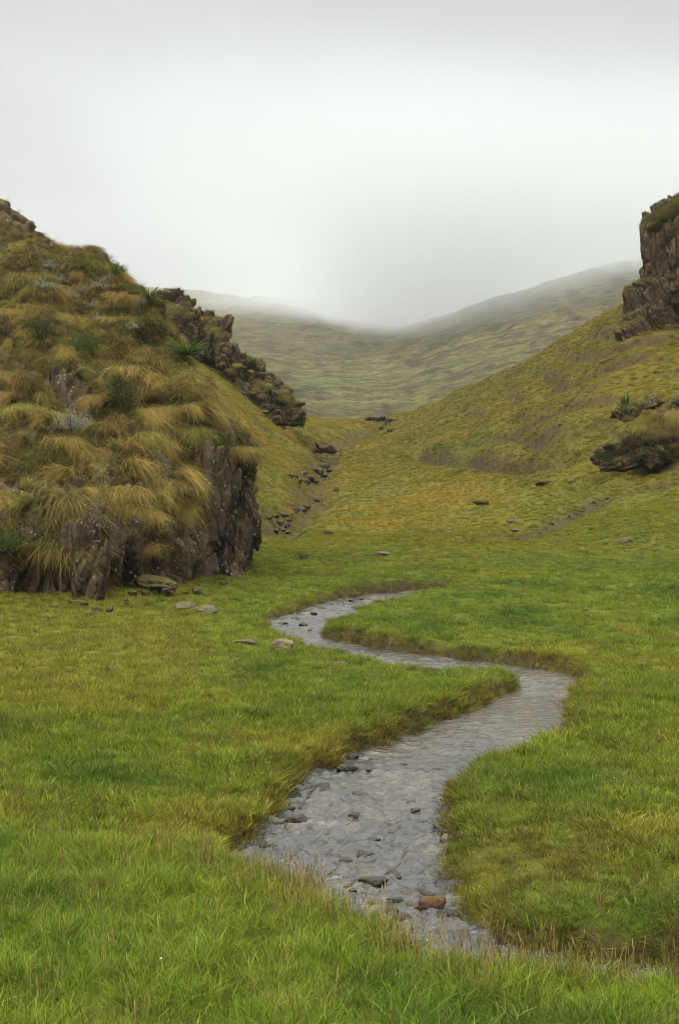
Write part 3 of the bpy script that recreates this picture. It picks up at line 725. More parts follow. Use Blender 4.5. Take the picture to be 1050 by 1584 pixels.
# stones in the stream: px, py, width in photo pixels, look
WET = [(533, 1190, 36, 0, 'black wet boulder against the left bank where the stream narrows below the calm bend'), (546, 1170, 28, 2, 'brown flat topped stone on the left bank just above the black boulder'),
       (464, 1270, 40, 0, 'black wet boulder near the left bank, widest dark stone in the lower stream'), (430, 1274, 24, 0, 'small black stone tucked under the left bank beside the widest dark boulder'),
       (404, 1304, 28, 0, 'low black stone at the lower left corner of the stream'), (567, 1320, 24, 0, 'lone pointed dark stone in the middle of the lower rapids'),
       (579, 1366, 42, 0, 'low dark hump of rock with water sliding over it near the near bank'), (673, 1404, 38, 1, 'rounded reddish brown boulder at the foot of the right bank'),
       (648, 1378, 26, 0, 'dark stone just upstream of the red boulder'), (612, 1392, 30, 2, 'brown wet stone left of the red boulder'), (635, 1400, 26, 2, 'brown half sunk stone touching the red boulder'),
       (619, 1420, 30, 0, 'dark stone lying closest to the near bank below the red boulder'), (667, 1432, 22, 0, 'small dark stone just below the red boulder'),
       (701, 1217, 24, 1, 'small reddish stone near the right bank in the upper rapids'), (809, 1172, 16, 2, 'tiny brown stone beside the right bank below the calm bend'),
       (497, 1221, 36, 0, 'long flat dark stone just awash near the left bank'), (546, 1262, 24, 2, 'brown pebbly stone in the middle rapids'), (597, 1193, 20, 0, 'small dark stone at the head of the rapids'),
       (575, 1192, 24, 2, 'brown awash stone beside the black boulder at the head of the rapids'), (680, 1191, 18, 2, 'small brown stone at the right of the head of the rapids'), (640, 1195, 16, 2, 'thin brown stone midway across the head of the rapids'),
       (545, 1243, 22, 2, 'awash brown stone just upstream of the pebbly one'), (600, 1396, 20, 2, 'small brown stone in the shallows by the near bank'),
       (548, 1388, 18, 1, 'small ochre stone at the near bank edge'), (452, 1248, 14, 0, 'tiny black stone upstream of the widest dark boulder'), (640, 1252, 16, 2, 'thin brown stone awash toward the right bank')]
for i, (px, py, w, k, lab) in enumerate(WET):
    p = onz(px, py, .0); s = w / F * p[1] / 2
    rock('stream_stone', 0, 0, None, (s * 1.05, s * .9, s * (.5 if k != 1 else 1.0)), 100 + i, (MAT_WET, MAT_RED, MAT_WET)[k] if not (k == 2 and i % 2) else MAT_STONE if i == 10 else MAT_WET, lab, 'stone', loc=(p[0], p[1], -.012), n=18, sink=.32 if w > 25 else .4, rough=.10, soft=.3 if k == 1 else .12, hmin=.84 if k == 1 else .62)
FARW = [(507, 936, 14), (530, 934, 10), (545, 930, 10), (470, 968, 16), (455, 958, 14), (485, 950, 12), (480, 975, 10), (498, 942, 10), (558, 927, 8), (515, 945, 9), (441, 965, 10), (430, 962, 9), (462, 949, 10), (549, 940, 9)]
for i, (px, py, w) in enumerate(FARW):
    p = onz(px, py, .0); s = w / F * p[1] / 2
    rock('stream_stone', 0, 0, None, (s, s * .9, s * .6), 150 + i, MAT_WET, 'small dark stone standing in the far bend of the stream', 'stone', 'stones in the far bend of the stream', loc=(p[0], p[1], -.01), n=10, sink=.35)
FIELD = [(379, 996, 38, .30, MAT_STONE, 'flat grey stone lying in the grass left of the lichen covered boulder'), (439, 1006, 42, .62, MAT_LICHEN, 'orange lichen covered boulder on the meadow below the far bend'),
         (528, 1030, 22, .5, MAT_LICHEN, 'tan stone alone in the meadow right of the lichen covered boulder'), (324, 1117, 18, .4, MAT_STONE, 'small pale stone in the short turf left of the stream'),
         (321, 970, 13, .5, MAT_STONE, 'tiny grey stone below the lichen speckled ledge'), (125, 936, 30, .4, MAT_CLIFF, 'flat rubble at the foot of the broken buttress'), (592, 858, 26, .3, MAT_STONE, 'flat pale stone on the meadow at the foot of the ochre hill'),
         (968, 839, 26, .45, MAT_STONE, 'grey boulder on the right meadow below the trail'), (994, 830, 9, .6, MAT_STONE, 'tiny white stone right of the boulder below the trail'), (791, 808, 16, .5, MAT_STONE, 'grey stone at the lower end of the earth trail'),
         (794, 821, 12, .5, MAT_STONE, 'pale stone lying just below the stone at the end of the trail'), (695, 827, 14, .5, MAT_STONE, 'pale stone by the ditch at the foot of the hill'), (446, 904, 9, .6, MAT_STONE, 'tiny pale stone on the meadow behind the far bend'),
         (840, 750, 24, .5, MAT_CLIFF, 'dark stone on the hillside below the long terrace edge'), (884, 747, 16, .4, MAT_CLIFF, 'dark stone at the right of the hillside stone pair'), (745, 782, 24, .55, MAT_CLIFF, 'dark mossy boulder alone on the ochre slope'),
         (963, 866, 9, .5, MAT_STONE, 'smallest dark stone in the right meadow'), (508, 826, 20, .5, MAT_CLIFF, 'dark stone at the mouth of the gully'), (866, 657, 10, .5, MAT_STONE, 'white speck of stone high on the right hillside'),
         (972, 714, 9, .6, MAT_STONE, 'pale stone beneath the hanging grass outcrop'), (425, 634, 9, .7, MAT_STONE, 'bright white stone under the low rounded crag'), (405, 640, 26, .35, MAT_CLIFF, 'dark ledge stone under the low rounded crag')]
for i, (px, py, w, hgt, mat, lab) in enumerate(FIELD):
    p = hit(px, py); s = w / F * p[1] / 2
    rock('field_stone', 0, 0, None, (s, s * .8, s * hgt), 200 + i, mat, lab, 'stone', loc=p, n=16, sink=.22, rough=.10, rot=.3 * math.sin(i * 5))
rr = random.Random(4)
GUL = [(px, py, w) for px, py, w in [(455, 742, 20), (468, 736, 18), (480, 744, 20), (492, 733, 24), (502, 724, 22), (500, 738, 16), (474, 748, 15), (488, 748, 14), (462, 748, 14), (509, 730, 13), (484, 729, 14), (450, 738, 12),
                                  (414, 803, 18), (426, 801, 16), (438, 800, 18), (450, 797, 16), (456, 793, 14), (432, 812, 15), (441, 816, 16), (437, 822, 14), (446, 808, 12), (488, 776, 14), (474, 786, 12), (470, 792, 10), (428, 824, 12), (444, 826, 10),
                                  (570, 650, 12), (580, 652, 14), (592, 650, 14), (602, 652, 15), (612, 651, 10), (598, 656, 10), (590, 665, 12), (602, 668, 9)]]
for i, (px, py, w) in enumerate(GUL):
    p = hit(px, py); s = w / F * p[1] / 2
    g = 'boulders at the pass' if py < 670 else ('boulders in the upper gully' if py < 760 else 'boulders at the gully mouth')
    l = {'boulders at the pass': 'dark boulder heaped on the skyline of the pass', 'boulders in the upper gully': 'dark boulder in the stone heap of the upper gully', 'boulders at the gully mouth': 'dark wet boulder strewn at the gully mouth beyond the cliff'}[g]
    rock('gully_boulder', 0, 0, None, (s, s * .9, s * rr.uniform(.55, .8)), 300 + i, MAT_SCREE, l, 'boulder', g, loc=p, n=12, sink=.2, rough=.10)
for i in range(46):
    while True:
        px, py = (rr.uniform(390, 740), rr.uniform(1165, 1440)) if i % 2 else (rr.uniform(540, 720), rr.uniform(1350, 1450)); q = onz(px, py, 0)
        if chan_sd(np.array([q[0]]), np.array([q[1]]))[0] > .06: break
    s = rr.uniform(.02, .065) * (1.4 if rr.random() < .15 else 1)
    rock('stream_pebble', 0, 0, None, (s * rr.uniform(1, 1.8), s, s * .5), 400 + i, MAT_WET if i % 3 else MAT_GRAVEL, 'small dark stone breaking the surface of the lower rapids', 'stone', 'small stones in the lower rapids', loc=(q[0], q[1], -.008), n=9, sink=.46, rough=.10)
for i, (px, py) in enumerate([(110, 930), (150, 944), (195, 930), (205, 918), (250, 926), (285, 915), (345, 902), (360, 898), (388, 888), (395, 880), (140, 950), (170, 942), (305, 915), (225, 918)]):
    p = hit(px, py + 4); s = rr.uniform(.04, .10)
    rock('fallen_rock', 0, 0, None, (s * 1.2, s, s * 1.0), 500 + i, MAT_CLIFF, 'small broken rock lying in the turf at the foot of the bluff', 'rock', 'fallen rocks at the foot of the bluff', loc=p, n=20, sink=.3, rough=.14, planes=26)
TR = [(880, 800), (893, 793), (905, 785), (918, 778), (925, 772), (935, 768), (870, 804), (856, 812), (945, 764), (900, 792)]
for i, (px, py) in enumerate(TR):
    p = hit(px + rr.uniform(-4, 4), py + rr.uniform(-2, 3)); s = rr.uniform(.03, .09)
    rock('trail_stone', 0, 0, None, (s, s * .9, s * .6), 350 + i, MAT_CLIFF, 'small stone scattered along the brown earth trail on the right', 'stone', 'stones along the earth trail', loc=p, n=8, sink=.2)

#@PLANTS
def strips(paths, w0, taper=1.0):
    """paths: (n, k, 3) curves -> flat blades facing random directions. returns v, f, bl, tt"""
    n, k, _ = paths.shape
    d = np.gradient(paths, axis=1); d /= np.linalg.norm(d, axis=2)[..., None] + 1e-9
    a = rng.uniform(0, 2 * np.pi, n); side = np.stack([np.cos(a), np.sin(a), np.zeros(n)], -1)[:, None, :] * np.ones((1, k, 1))
    side = side - d * (side * d).sum(2)[..., None]; side /= np.linalg.norm(side, axis=2)[..., None] + 1e-9
    t = np.linspace(0, 1, k); w = (np.asarray(w0).reshape(-1, 1) * (1 - t ** 2 * .92 * taper))[..., None] * .5
    v = np.stack([paths - side * w, paths + side * w], 2).reshape(-1, 3)
    i = np.arange(n * k * 2).reshape(n, k, 2)
    f = np.stack([i[:, :-1, 0], i[:, :-1, 1], i[:, 1:, 1], i[:, 1:, 0]], -1).reshape(-1, 4)
    bl = np.repeat(rng.random(n), k * 2); tt = np.repeat(np.tile(t, n), 2)
    return v, f, bl, tt
def blades(n, rad, h0, h1, w, lean=.5, droop=.5, k=4, bias=(0, 0)):
    a = rng.uniform(0, 2 * np.pi, n); r = rad * np.sqrt(rng.random(n))
    b = np.stack([r * np.cos(a), r * np.sin(a), np.zeros(n) - .01], -1)
    L = rng.uniform(h0, h1, n)
    a2_ = a + rng.normal(0, .9, n); ln = np.abs(rng.normal(0, lean, n))
    dirx = np.cos(a2_) * ln + bias[0]; diry = np.sin(a2_) * ln + bias[1]
    t = np.linspace(0, 1, k)[None, :, None]
    dv = np.stack([dirx, diry, np.ones(n)], -1); dv /= np.linalg.norm(dv, axis=1)[:, None]
    hor = dv.copy(); hor[:, 2] = -.55 * np.hypot(dirx, diry) / (1 + np.hypot(dirx, diry))
    P = b[:, None] + L[:, None, None] * (dv[:, None] * t + hor[:, None] * t ** 2 * droop)
    return strips(P, np.full(n, w) * rng.uniform(.7, 1.3, n))
def blade_mesh(name, parts, mats):
    me = None; vs, fs, bl, tt, mi, c = [], [], [], [], [], 0
    for j, (v, f, b, t) in enumerate(parts):
        vs.append(v); fs.append(f + c); bl.append(b); tt.append(t); mi.append(np.full(len(f), min(j, len(mats) - 1))); c += len(v)
    me = mesh_np(name, np.vstack(vs), np.vstack(fs), mats[0], {'bl': ('FLOAT', np.concatenate(bl)), 'tt': ('FLOAT', np.concatenate(tt))})
    for m_ in mats[1:]: me.materials.append(m_)
    me.polygons.foreach_set('material_index', np.concatenate(mi).astype(np.int32))
    return me
def proto_coll(name, meshes):
    c = bpy.data.collections.new(name)
    for i, m_ in enumerate(meshes):
        o = bpy.data.objects.new('%s_%02d' % (name, i), m_); c.objects.link(o)
    return c
def scatter(name, pts, scl, rot, idx, tnt, coll, kind='stuff'):
    """one object: its points carry scale, rotation, tint and which tuft stands there"""
    me = bpy.data.meshes.new(name); me.vertices.add(len(pts)); me.vertices.foreach_set('co', np.asarray(pts, np.float32).ravel())
    for an, ty, dat, key in (('tint', 'FLOAT_VECTOR', tnt, 'vector'), ('irot', 'FLOAT_VECTOR', rot, 'vector'), ('iscl', 'FLOAT', scl, 'value'), ('iidx', 'INT', idx, 'value')):
        a = me.attributes.new(an, ty, 'POINT'); a.data.foreach_set(key, np.asarray(dat, np.int32 if ty == 'INT' else np.float32).ravel())
    o = link(name, me); tag(o, kind=kind)
    g = bpy.data.node_groups.new(name, 'GeometryNodeTree')
    g.interface.new_socket('Geometry', in_out='INPUT', socket_type='NodeSocketGeometry'); g.interface.new_socket('Geometry', in_out='OUTPUT', socket_type='NodeSocketGeometry')
    N = g.nodes.new; L = g.links.new
    gi = N('NodeGroupInput'); go = N('NodeGroupOutput'); m2p = N('GeometryNodeMeshToPoints'); ip = N('GeometryNodeInstanceOnPoints'); ci = N('GeometryNodeCollectionInfo')
    ci.inputs['Collection'].default_value = coll; ci.inputs['Separate Children'].default_value = True; ci.inputs['Reset Children'].default_value = True
    def na_(nm, ty):
        n = N('GeometryNodeInputNamedAttribute'); n.data_type = ty; n.inputs['Name'].default_value = nm; return n.outputs['Attribute']
    L(gi.outputs[0], m2p.inputs[0]); L(m2p.outputs[0], ip.inputs['Points']); L(ci.outputs[0], ip.inputs['Instance'])
    ip.inputs['Pick Instance'].default_value = True
    L(na_('iidx', 'INT'), ip.inputs['Instance Index']); L(na_('irot', 'FLOAT_VECTOR'), ip.inputs['Rotation']); L(na_('iscl', 'FLOAT'), ip.inputs['Scale'])
    L(ip.outputs[0], go.inputs[0])
    o.modifiers.new('scatter', 'NODES').node_group = g
    return o

# tuft kinds: 0-3 short turf, 4-7 long meadow grass, 8-9 seed stalks, 10 flower, 11-13 coarse hill tufts
tufts = []
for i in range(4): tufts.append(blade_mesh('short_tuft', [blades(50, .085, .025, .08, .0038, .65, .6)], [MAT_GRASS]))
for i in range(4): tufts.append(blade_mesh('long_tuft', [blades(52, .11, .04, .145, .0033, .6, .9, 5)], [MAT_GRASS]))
def stalks(n, h0, h1):
    v, f, b, t = blades(n, .08, h0, h1, .0035, .18, .25, 5)
    hv = []
    P = v.reshape(n, 5, 2, 3).mean(2); tip = P[:, -2:]
    q = np.stack([lerp(tip[:, 0], tip[:, 1], k_) for k_ in (0, .5, 1.)], 1) + np.array([0, 0, .0])
    return (v, f, b, t), strips(q, np.full(n, .0055), .7)
for i in range(2):
    s1, s2_ = stalks(9, .16, .33); tufts.append(blade_mesh('seed_stalk', [s1, s2_], [MAT_STALK, MAT_STALK]))
fv = blades(2, .03, .08, .14, .003, .2, .2)
fl = []
for j in range(7):
    a = j * .9; fl.append([[math.cos(a) * .001, math.sin(a) * .001, .12], [math.cos(a) * .007, math.sin(a) * .007, .125], [math.cos(a) * .013, math.sin(a) * .013, .124]])
tufts.append(blade_mesh('flower', [fv, strips(np.array(fl), np.full(7, .011), .5)], [MAT_GRASS, MAT_FLOWER]))
for i in range(3): tufts.append(blade_mesh('coarse_tuft', [blades(60, .16, .07, .22, .012, .7, .9, 4)], [MAT_GRASS_FAR]))
TUFTS = proto_coll('tuft', tufts)

def field(n, d0, d1, a0, a1, pw=2.0):
    """random points spread evenly over a sector of ground"""
    u = rng.random(n); d = (d0 ** pw + u * (d1 ** pw - d0 ** pw)) ** (1 / pw); a = rng.uniform(a0, a1, n)
    return a * d, d
def bluff_mask(x, y):
    poly = np.array([(a, b + .25) for a, b in FOOT] + [(-14, 70), (-60, 70), (-60, 19)])
    return inside(x, y, poly)
GP, GS, GR, GI, GT = [], [], [], [], []
def add_pts(x, y, z, s, i, t, tilt=.12):
    n = len(x); GP.append(np.stack([x, y, z], -1)); GS.append(s); GI.append(i); GT.append(t)
    GR.append(np.stack([rng.normal(0, tilt, n), rng.normal(0, tilt, n), rng.uniform(0, 6.283, n)], -1))
def zone(n, d0, d1, a0, a1, fn, pw=2.0):
    x, y = field(n, d0, d1, a0, a1, pw)
    z, sd, hi, ew, fr = ground(x, y, full=True)
    ok = (sd < -.015) & ~bluff_mask(x, y) & (rng.random(n) > ew * 1.15)
    x, y, z, sd, hi, ew = x[ok], y[ok], z[ok], sd[ok], hi[ok], ew[ok]
    fn(x, y, z, sd, hi, tint(x, y, z, sd, hi, ew))
def varied(t, x, y):
    n = len(x); r = rng.random(n); p_ = .5 + .5 * np.clip(fbm(x * 1.4, y * 1.4, 51, 3) * 1.6, -1, 1)
    t = np.where((r < .05 + .20 * p_ ** 2)[:, None], t * .4 + np.array([.24, .185, .05]) * .6, t)
    t = np.where((r > .95)[:, None], t * .3 + np.array([.12, .075, .03]) * .7, t)
    return t
def near_fn(x, y, z, sd, hi, t):
    n = len(x); tall = near_side(x, y)
    pat = fbm(x * .9, y * .9, 21, 3)
    lng = rng.random(n) < np.clip(tall * .75 + .30 * sstep(.15, .6, pat) * sstep(.3, 1., x) + .08, 0, 1)
    idx = np.where(lng, rng.integers(4, 8, n), rng.integers(0, 4, n))
    s = np.where(lng, (.40 + .45 * tall) * rng.uniform(.6, 1.35, n), rng.uniform(.7, 1.6, n)) * (1 + .25 * pat) * (1 + .5 * np.clip(fbm(x * 5, y * 5, 33, 2), -.9, 1))
    low = np.exp(-(((x - 1.3) / .7) ** 2 + ((y - 9.5) / 1.2) ** 2)); s = s * (1 - .5 * low)
    t = np.where((tall > .5)[:, None], t * np.array([.96, 1.04, .9]), t)
    r = rng.random(n)
    edge = np.exp(-((sd + .2) / .25) ** 2)
    st = r < .02 * tall + .16 * edge * tall + .04 * edge
    idx = np.where(st, rng.integers(8, 10, n), idx); s = np.where(st, rng.uniform(.55, 1.05, n) * (.6 + .4 * tall), s)
    fl_ = (r > .9994); idx = np.where(fl_, 10, idx); s = np.where(fl_, rng.uniform(.35, .6, n), s)
    t = varied(t, x, y)
    add_pts(x, y, z, s, idx, t)
zone(58000, 3.5, 17, -.66, .66, near_fn)
def mid_fn(x, y, z, sd, hi, t):
    n = len(x); pat = fbm(x * .5, y * .5, 22, 3)
    cr = rng.random(n) < .18 + .25 * (pat > .2)
    idx = np.where(cr, rng.integers(4, 8, n), rng.integers(0, 4, n))
    s = np.where(cr, rng.uniform(.3, .62, n), rng.uniform(.75, 1.5, n)) * (1 + .3 * pat) * (1 + .5 * np.clip(fbm(x * 3.5, y * 3.5, 33, 2), -.9, 1))
    fl_ = rng.random(n) > .9999; idx = np.where(fl_, 10, idx); s = np.where(fl_, .5, s)
    t = varied(t, x, y)
    add_pts(x, y, z, s, idx, t)
zone(98000, 17, 48, -.50, .62, mid_fn, 1.5)
def hill_fn(x, y, z, sd, hi, t):
    n = len(x); pat = fbm(x * .3, y * .3, 23, 3)
    idx = rng.integers(11, 14, n); s = rng.uniform(.4, .95, n) * (1 + .4 * pat) * np.where(hi < .3, .7, 1)
    add_pts(x, y, z, s, idx, t)
zone(150000, 42, 150, -.40, .50, hill_fn, 1.3)
k_ = 7000; e_ = rng.integers(0, len(POLY), k_); q_ = POLY[e_] + (np.roll(POLY, -1, 0)[e_] - POLY[e_]) * rng.random((k_, 1)) + rng.normal(0, .12, (k_, 2))
x, y = q_[:, 0], q_[:, 1]; z, sd, hi, ew, fr = ground(x, y, full=True)
ok = (sd < .02) & (sd > -.22) & (y > 6)
x, y, z, sd, hi, ew = x[ok], y[ok], z[ok], sd[ok], hi[ok], ew[ok]
add_pts(x, y, z, rng.uniform(.35, .85, len(x)), rng.integers(4, 8, len(x)), varied(tint(x, y, z, sd, hi, ew), x, y), .4)
scatter('grass', np.vstack(GP), np.concatenate(GS), np.vstack(GR), np.concatenate(GI), np.vstack(GT), TUFTS)

# ---- the bluff's own cover: drooping dry tufts between the tussocks
def surf_at(s, v):
    i = np.clip(np.searchsorted(ss, s), 0, NS - 1); j = np.clip(np.searchsorted(vv, v), 0, NV - 1)
    return Hd[i, j], N1[i, j], rw[i, j]
def downhill(nrm):
    h = nrm.copy(); h[..., 2] = 0; return np.arctan2(h[..., 1], h[..., 0])
def droopy(n, rad, l0, l1, w, grav=1.0, k=6, fan=.9, up=(.1, 1.3), wide=1.0, bias=0., locks=11, mess=.15):
    """blades growing out along +X and hanging down, in locks"""
    a = rng.uniform(0, 2 * np.pi, n); r = rad * np.sqrt(rng.random(n))
    clump = rng.integers(0, locks, n)
    b = np.stack([r * np.cos(a) * .6, r * np.sin(a) * wide, rng.uniform(-.05, .05, n)], -1)
    b += np.stack([rng.normal(0, .05, locks), rng.normal(0, .06 * wide, locks), rng.normal(0, .05, locks)], -1)[clump]
    L = l0 + (l1 - l0) * rng.beta(1.5, 1.6, n) * rng.uniform(.55, 1.15, locks)[clump]
    az = bias + rng.normal(0, fan, n) * .7 + rng.normal(0, fan, locks)[clump] * .6; u = rng.uniform(*up, n)
    d = np.stack([np.cos(az) * .55 + .2, np.sin(az) * .8, u], -1); d /= np.linalg.norm(d, axis=1)[:, None]
    t = np.linspace(0, 1, k)[None, :, None]; g = grav * rng.uniform(.45, 1.2, n)
    P = b[:, None] + L[:, None, None] * d[:, None] * (t - .15 * t ** 2)
    P[..., 2] -= (g * L)[:, None] * t[..., 0] ** 2 * .95
    ca = rng.normal(0, .6, locks)[clump] + rng.normal(0, mess, n); P[..., 1] += (ca * L)[:, None] * t[..., 0] ** 2 * .6
    cb = rng.normal(0, .35, locks)[clump] + rng.normal(0, mess, n); P[..., 0] += (cb * L)[:, None] * t[..., 0] ** 2 * .5
    return strips(P, np.full(n, w) * rng.uniform(.6, 1.3, n))
TSHAPE = [dict(n=1000, rad=.20, l0=.25, l1=.85, grav=1.1, fan=.45, up=(.0, .8), wide=2.0, locks=14),              # hanging mat
          dict(n=900, rad=.15, l0=.25, l1=.95, grav=.9, fan=.5, up=(.2, 1.2), bias=.9, locks=9),                  # blown to one side
          dict(n=500, rad=.12, l0=.15, l1=.5, grav=.5, fan=1.6, up=(.7, 2.2), locks=9),                           # young upright tuft
          dict(n=900, rad=.22, l0=.15, l1=.9, grav=.95, fan=1.2, up=(-.1, 1.4), locks=18, mess=.4),               # ragged old plant
          dict(n=1000, rad=.18, l0=.3, l1=1.1, grav=1.25, fan=.35, up=(.0, .6), wide=1.4, locks=12),              # long curtain
          dict(n=800, rad=.16, l0=.2, l1=.8, grav=.9, fan=.6, up=(.1, 1.3), bias=-.9, locks=9, mess=.3)]
cov = [blade_mesh('cover_tuft', [droopy(50, .12, .12, .42, .009, grav=.8)], [MAT_DRY]) for _ in range(4)]
COVER = proto_coll('cover', cov)
n = 7500
s_ = rng.uniform(1.2, 10.5, n); v_ = rng.uniform(.25, 5.6, n)
P, Nn, rk_ = surf_at(s_, v_)
ok = rng.random(n) > rk_ * .88
s_, v_, P, Nn, rk_ = s_[ok], v_[ok], P[ok], Nn[ok], rk_[ok]; n = len(P)
nn1 = fbm(P[:, 0] * .5, P[:, 1] * .5, P[:, 2] * .5, 3); nn2 = fbm(P[:, 0] * 1.3, P[:, 1] * 1.3, P[:, 2] * 1.3 + 9, 3)
ct = lerp(np.array([.20, .145, .038]), np.array([.125, .118, .028]), sstep(-.3, .3, nn1)[:, None])
ct = lerp(ct, np.array([.090, .060, .024]), (sstep(.15, .6, nn2) * .7)[:, None]); ct = lerp(ct, np.array([.085, .10, .022]), (sstep(-.2, -.6, nn2) * .7)[:, None])
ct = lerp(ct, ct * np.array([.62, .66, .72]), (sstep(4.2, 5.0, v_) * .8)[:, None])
csc = rng.uniform(.5, 1.25, n) * np.where(v_ > 4.5, .6, 1); crot = np.stack([np.zeros(n), rng.normal(0, .15, n), downhill(Nn) + rng.normal(0, .45, n)], -1)
for q, nr, k in ROCKCOVER:
    m_ = len(q); w_ = rng.random((m_, 1))
    P = np.vstack([P, q]); csc = np.r_[csc, k * rng.uniform(.6, 1.2, m_)]; crot = np.vstack([crot, np.stack([np.zeros(m_), np.zeros(m_), downhill(nr) + rng.normal(0, .5, m_)], -1)])
    ct = np.vstack([ct, np.array([.15, .125, .03]) * w_ + np.array([.10, .095, .024]) * (1 - w_)])
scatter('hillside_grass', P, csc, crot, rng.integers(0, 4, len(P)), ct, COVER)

def bluff_hit(px, py):
    r = ray(px, py); r = r / np.linalg.norm(r); D = Hd.reshape(-1, 3) - np.array([0, 0, HC]); t = D @ r
    perp = np.linalg.norm(D - t[:, None] * r, axis=1); near = perp < .12
    if not near.any(): near = perp < perp.min() + .05
    i = np.where(near)[0][np.argmin(t[near])]
    return Hd.reshape(-1, 3)[i], N1.reshape(-1, 3)[i]
# ---- tussocks, each a plant of its own
TUS = [[blade_mesh('tussock', [droopy(w=.0055, **TSHAPE[q_])], [MAT_TUS[k]]) for q_ in range(6)] for k in range(3)]
TL = ['golden straw coloured tussock drooping down the rocky bluff on the left', 'olive green tussock drooping down the rocky bluff on the left', 'rusty brown tussock drooping down the rocky bluff on the left']
TG = ['golden tussocks on the bluff', 'olive tussocks on the bluff', 'rusty tussocks on the bluff']
def tussock(loc, rz, k, sc, label, group, ry=0):
    o = link('tussock', TUS[k][rr.choice((0, 0, 1, 2, 3, 3, 4, 5))], loc=loc); o.rotation_euler = (0, ry, rz); o.scale = (sc, sc, sc)
    return tag(o, label, 'tussock', group)
placed = []
cnt = 0
for _ in range(6000):
    if cnt >= 285: break
    s1, v1 = rng.uniform(1.5, 9.4), rng.uniform(1.3, 5.25)
    P1, N_, r1_ = surf_at(np.array([s1]), np.array([v1])); P1, N_, r1_ = P1[0], N_[0], r1_[0]
    px = 525 + F * P1[0] / P1[1]
    if px < -90 or (r1_ > .6 and rng.random() < .85): continue
    if v1 > 4.3 and rng.random() < .55: continue
    if 2.9 < s1 < 4.7 and v1 < 1.95 and rng.random() < .9: continue
    if 6.2 < s1 < 8.8 and v1 < 2.25 and rng.random() < .9: continue
    md = .33 if v1 < 4.2 else .45
    if any((P1[0] - q[0]) ** 2 + (P1[1] - q[1]) ** 2 * .6 + (P1[2] - q[2]) ** 2 < md * md for q in placed): continue
    placed.append(P1); cnt += 1
    nk = fbm(np.array([P1[0] * .6]), np.array([P1[1] * .6]), np.array([P1[2] * .6 + 4]), 2)[0] + rng.normal(0, .25)
    k = 0 if nk > -.12 else (1 if nk > -.38 else 2)
    sc = rng.uniform(.45, 1.1) * (1.1 if v1 < 3 else .8) * (.7 if s1 > 7.2 else 1)
    tussock(P1 + N_ * .03, math.atan2(N_[1], N_[0]) + rng.normal(0, .35), k, sc, TL[k], TG[k])
#@TUS
for i, (px, py, k, sc) in enumerate([(262, 690, 0, .9), (272, 720, 0, 1.0), (280, 760, 0, .9), (288, 800, 0, .7), (222, 640, 0, .9), (232, 680, 1, .9), (212, 700, 2, .8), (350, 688, 0, .8), (372, 696, 0, .8), (392, 700, 1, .7), (300, 640, 0, .9), (318, 668, 1, .8), (342, 655, 0, .8), (260, 830, 2, .8), (215, 790, 0, 1.0), (190, 765, 0, 1.1), (165, 770, 0, 1.0), (240, 860, 2, .7), (345, 750, 0, .5)]):
    P1, N_ = bluff_hit(px, py)
    tussock(P1 + np.array([.03, -.12, .06]), math.atan2(N_[1], N_[0]) + rr.uniform(-.4, .4), k, sc * .8, 'long tussock hanging over the bare rock faces at the right end of the bluff', 'tussocks hanging over the dark rock faces')
for i, (px, py, k, sc) in enumerate([(960, 672, 1, .6), (985, 660, 1, .7), (1005, 655, 0, .7), (1020, 645, 0, .9), (1040, 640, 0, .9), (1060, 640, 0, .9), (1035, 690, 2, .6), (1050, 700, 2, .6), (945, 684, 1, .5), (975, 648, 1, .5), (1012, 665, 0, .6), (1030, 650, 0, .8), (1048, 655, 1, .7), (996, 676, 1, .6), (1020, 672, 0, .6), (1042, 668, 0, .7), (966, 690, 1, .5), (1000, 640, 0, .6)]):
    p = at(px, py, 54.7); tussock(p, -1.9 + rr.uniform(-.4, .4), k, sc, 'tussock hanging over the dark outcrop low on the right hillside', 'tussocks on the right outcrop')
for i, (px, py, sc) in enumerate([(478, 886, .32), (494, 887, .28), (513, 887, .42), (529, 887, .3), (457, 866, .35)]):
    p = hit(px, py); tussock(p, -1.5, 0, sc, 'small straw tussock standing on the meadow edge behind the far bend', 'small tussocks behind the far bend')
for i, (px, py, sc) in enumerate([(440, 792, .9), (425, 788, .8), (500, 668, 1.3), (490, 672, 1.2), (465, 685, 1.2), (447, 695, 1.2), (438, 672, 1.2), (520, 760, .9), (508, 748, .9), (412, 770, .7), (480, 664, 1.2), (455, 668, 1.1)]):
    p = hit(px, py); tussock(p, -1.2 + rr.uniform(-.5, .5), (0, 1)[i % 2], sc, 'tussock on the grassy bank beside the rocky gully', 'tussocks beside the gully')
for i in range(46):
    if i < 22: px, py, d = 345 + 120 * (q := rr.random()), 572 + q * 55 + rr.uniform(-18, 14), 88.6
    else: px, py, d = 262 + 90 * (q := rr.random()), 478 + q * 45 + rr.uniform(-12, 4), 90
    p = at(px, py, d); g = i < 22
    tussock(p, -1.2 + rr.uniform(-.5, .5), rr.choice((1, 2, 1)), rr.uniform(.5, .85), 'olive brown tussock growing on the low rounded crag' if g else 'olive brown tussock growing on top of the pale streaked crag', 'tussocks on the low rounded crag' if g else 'tussocks on the pale streaked crag')

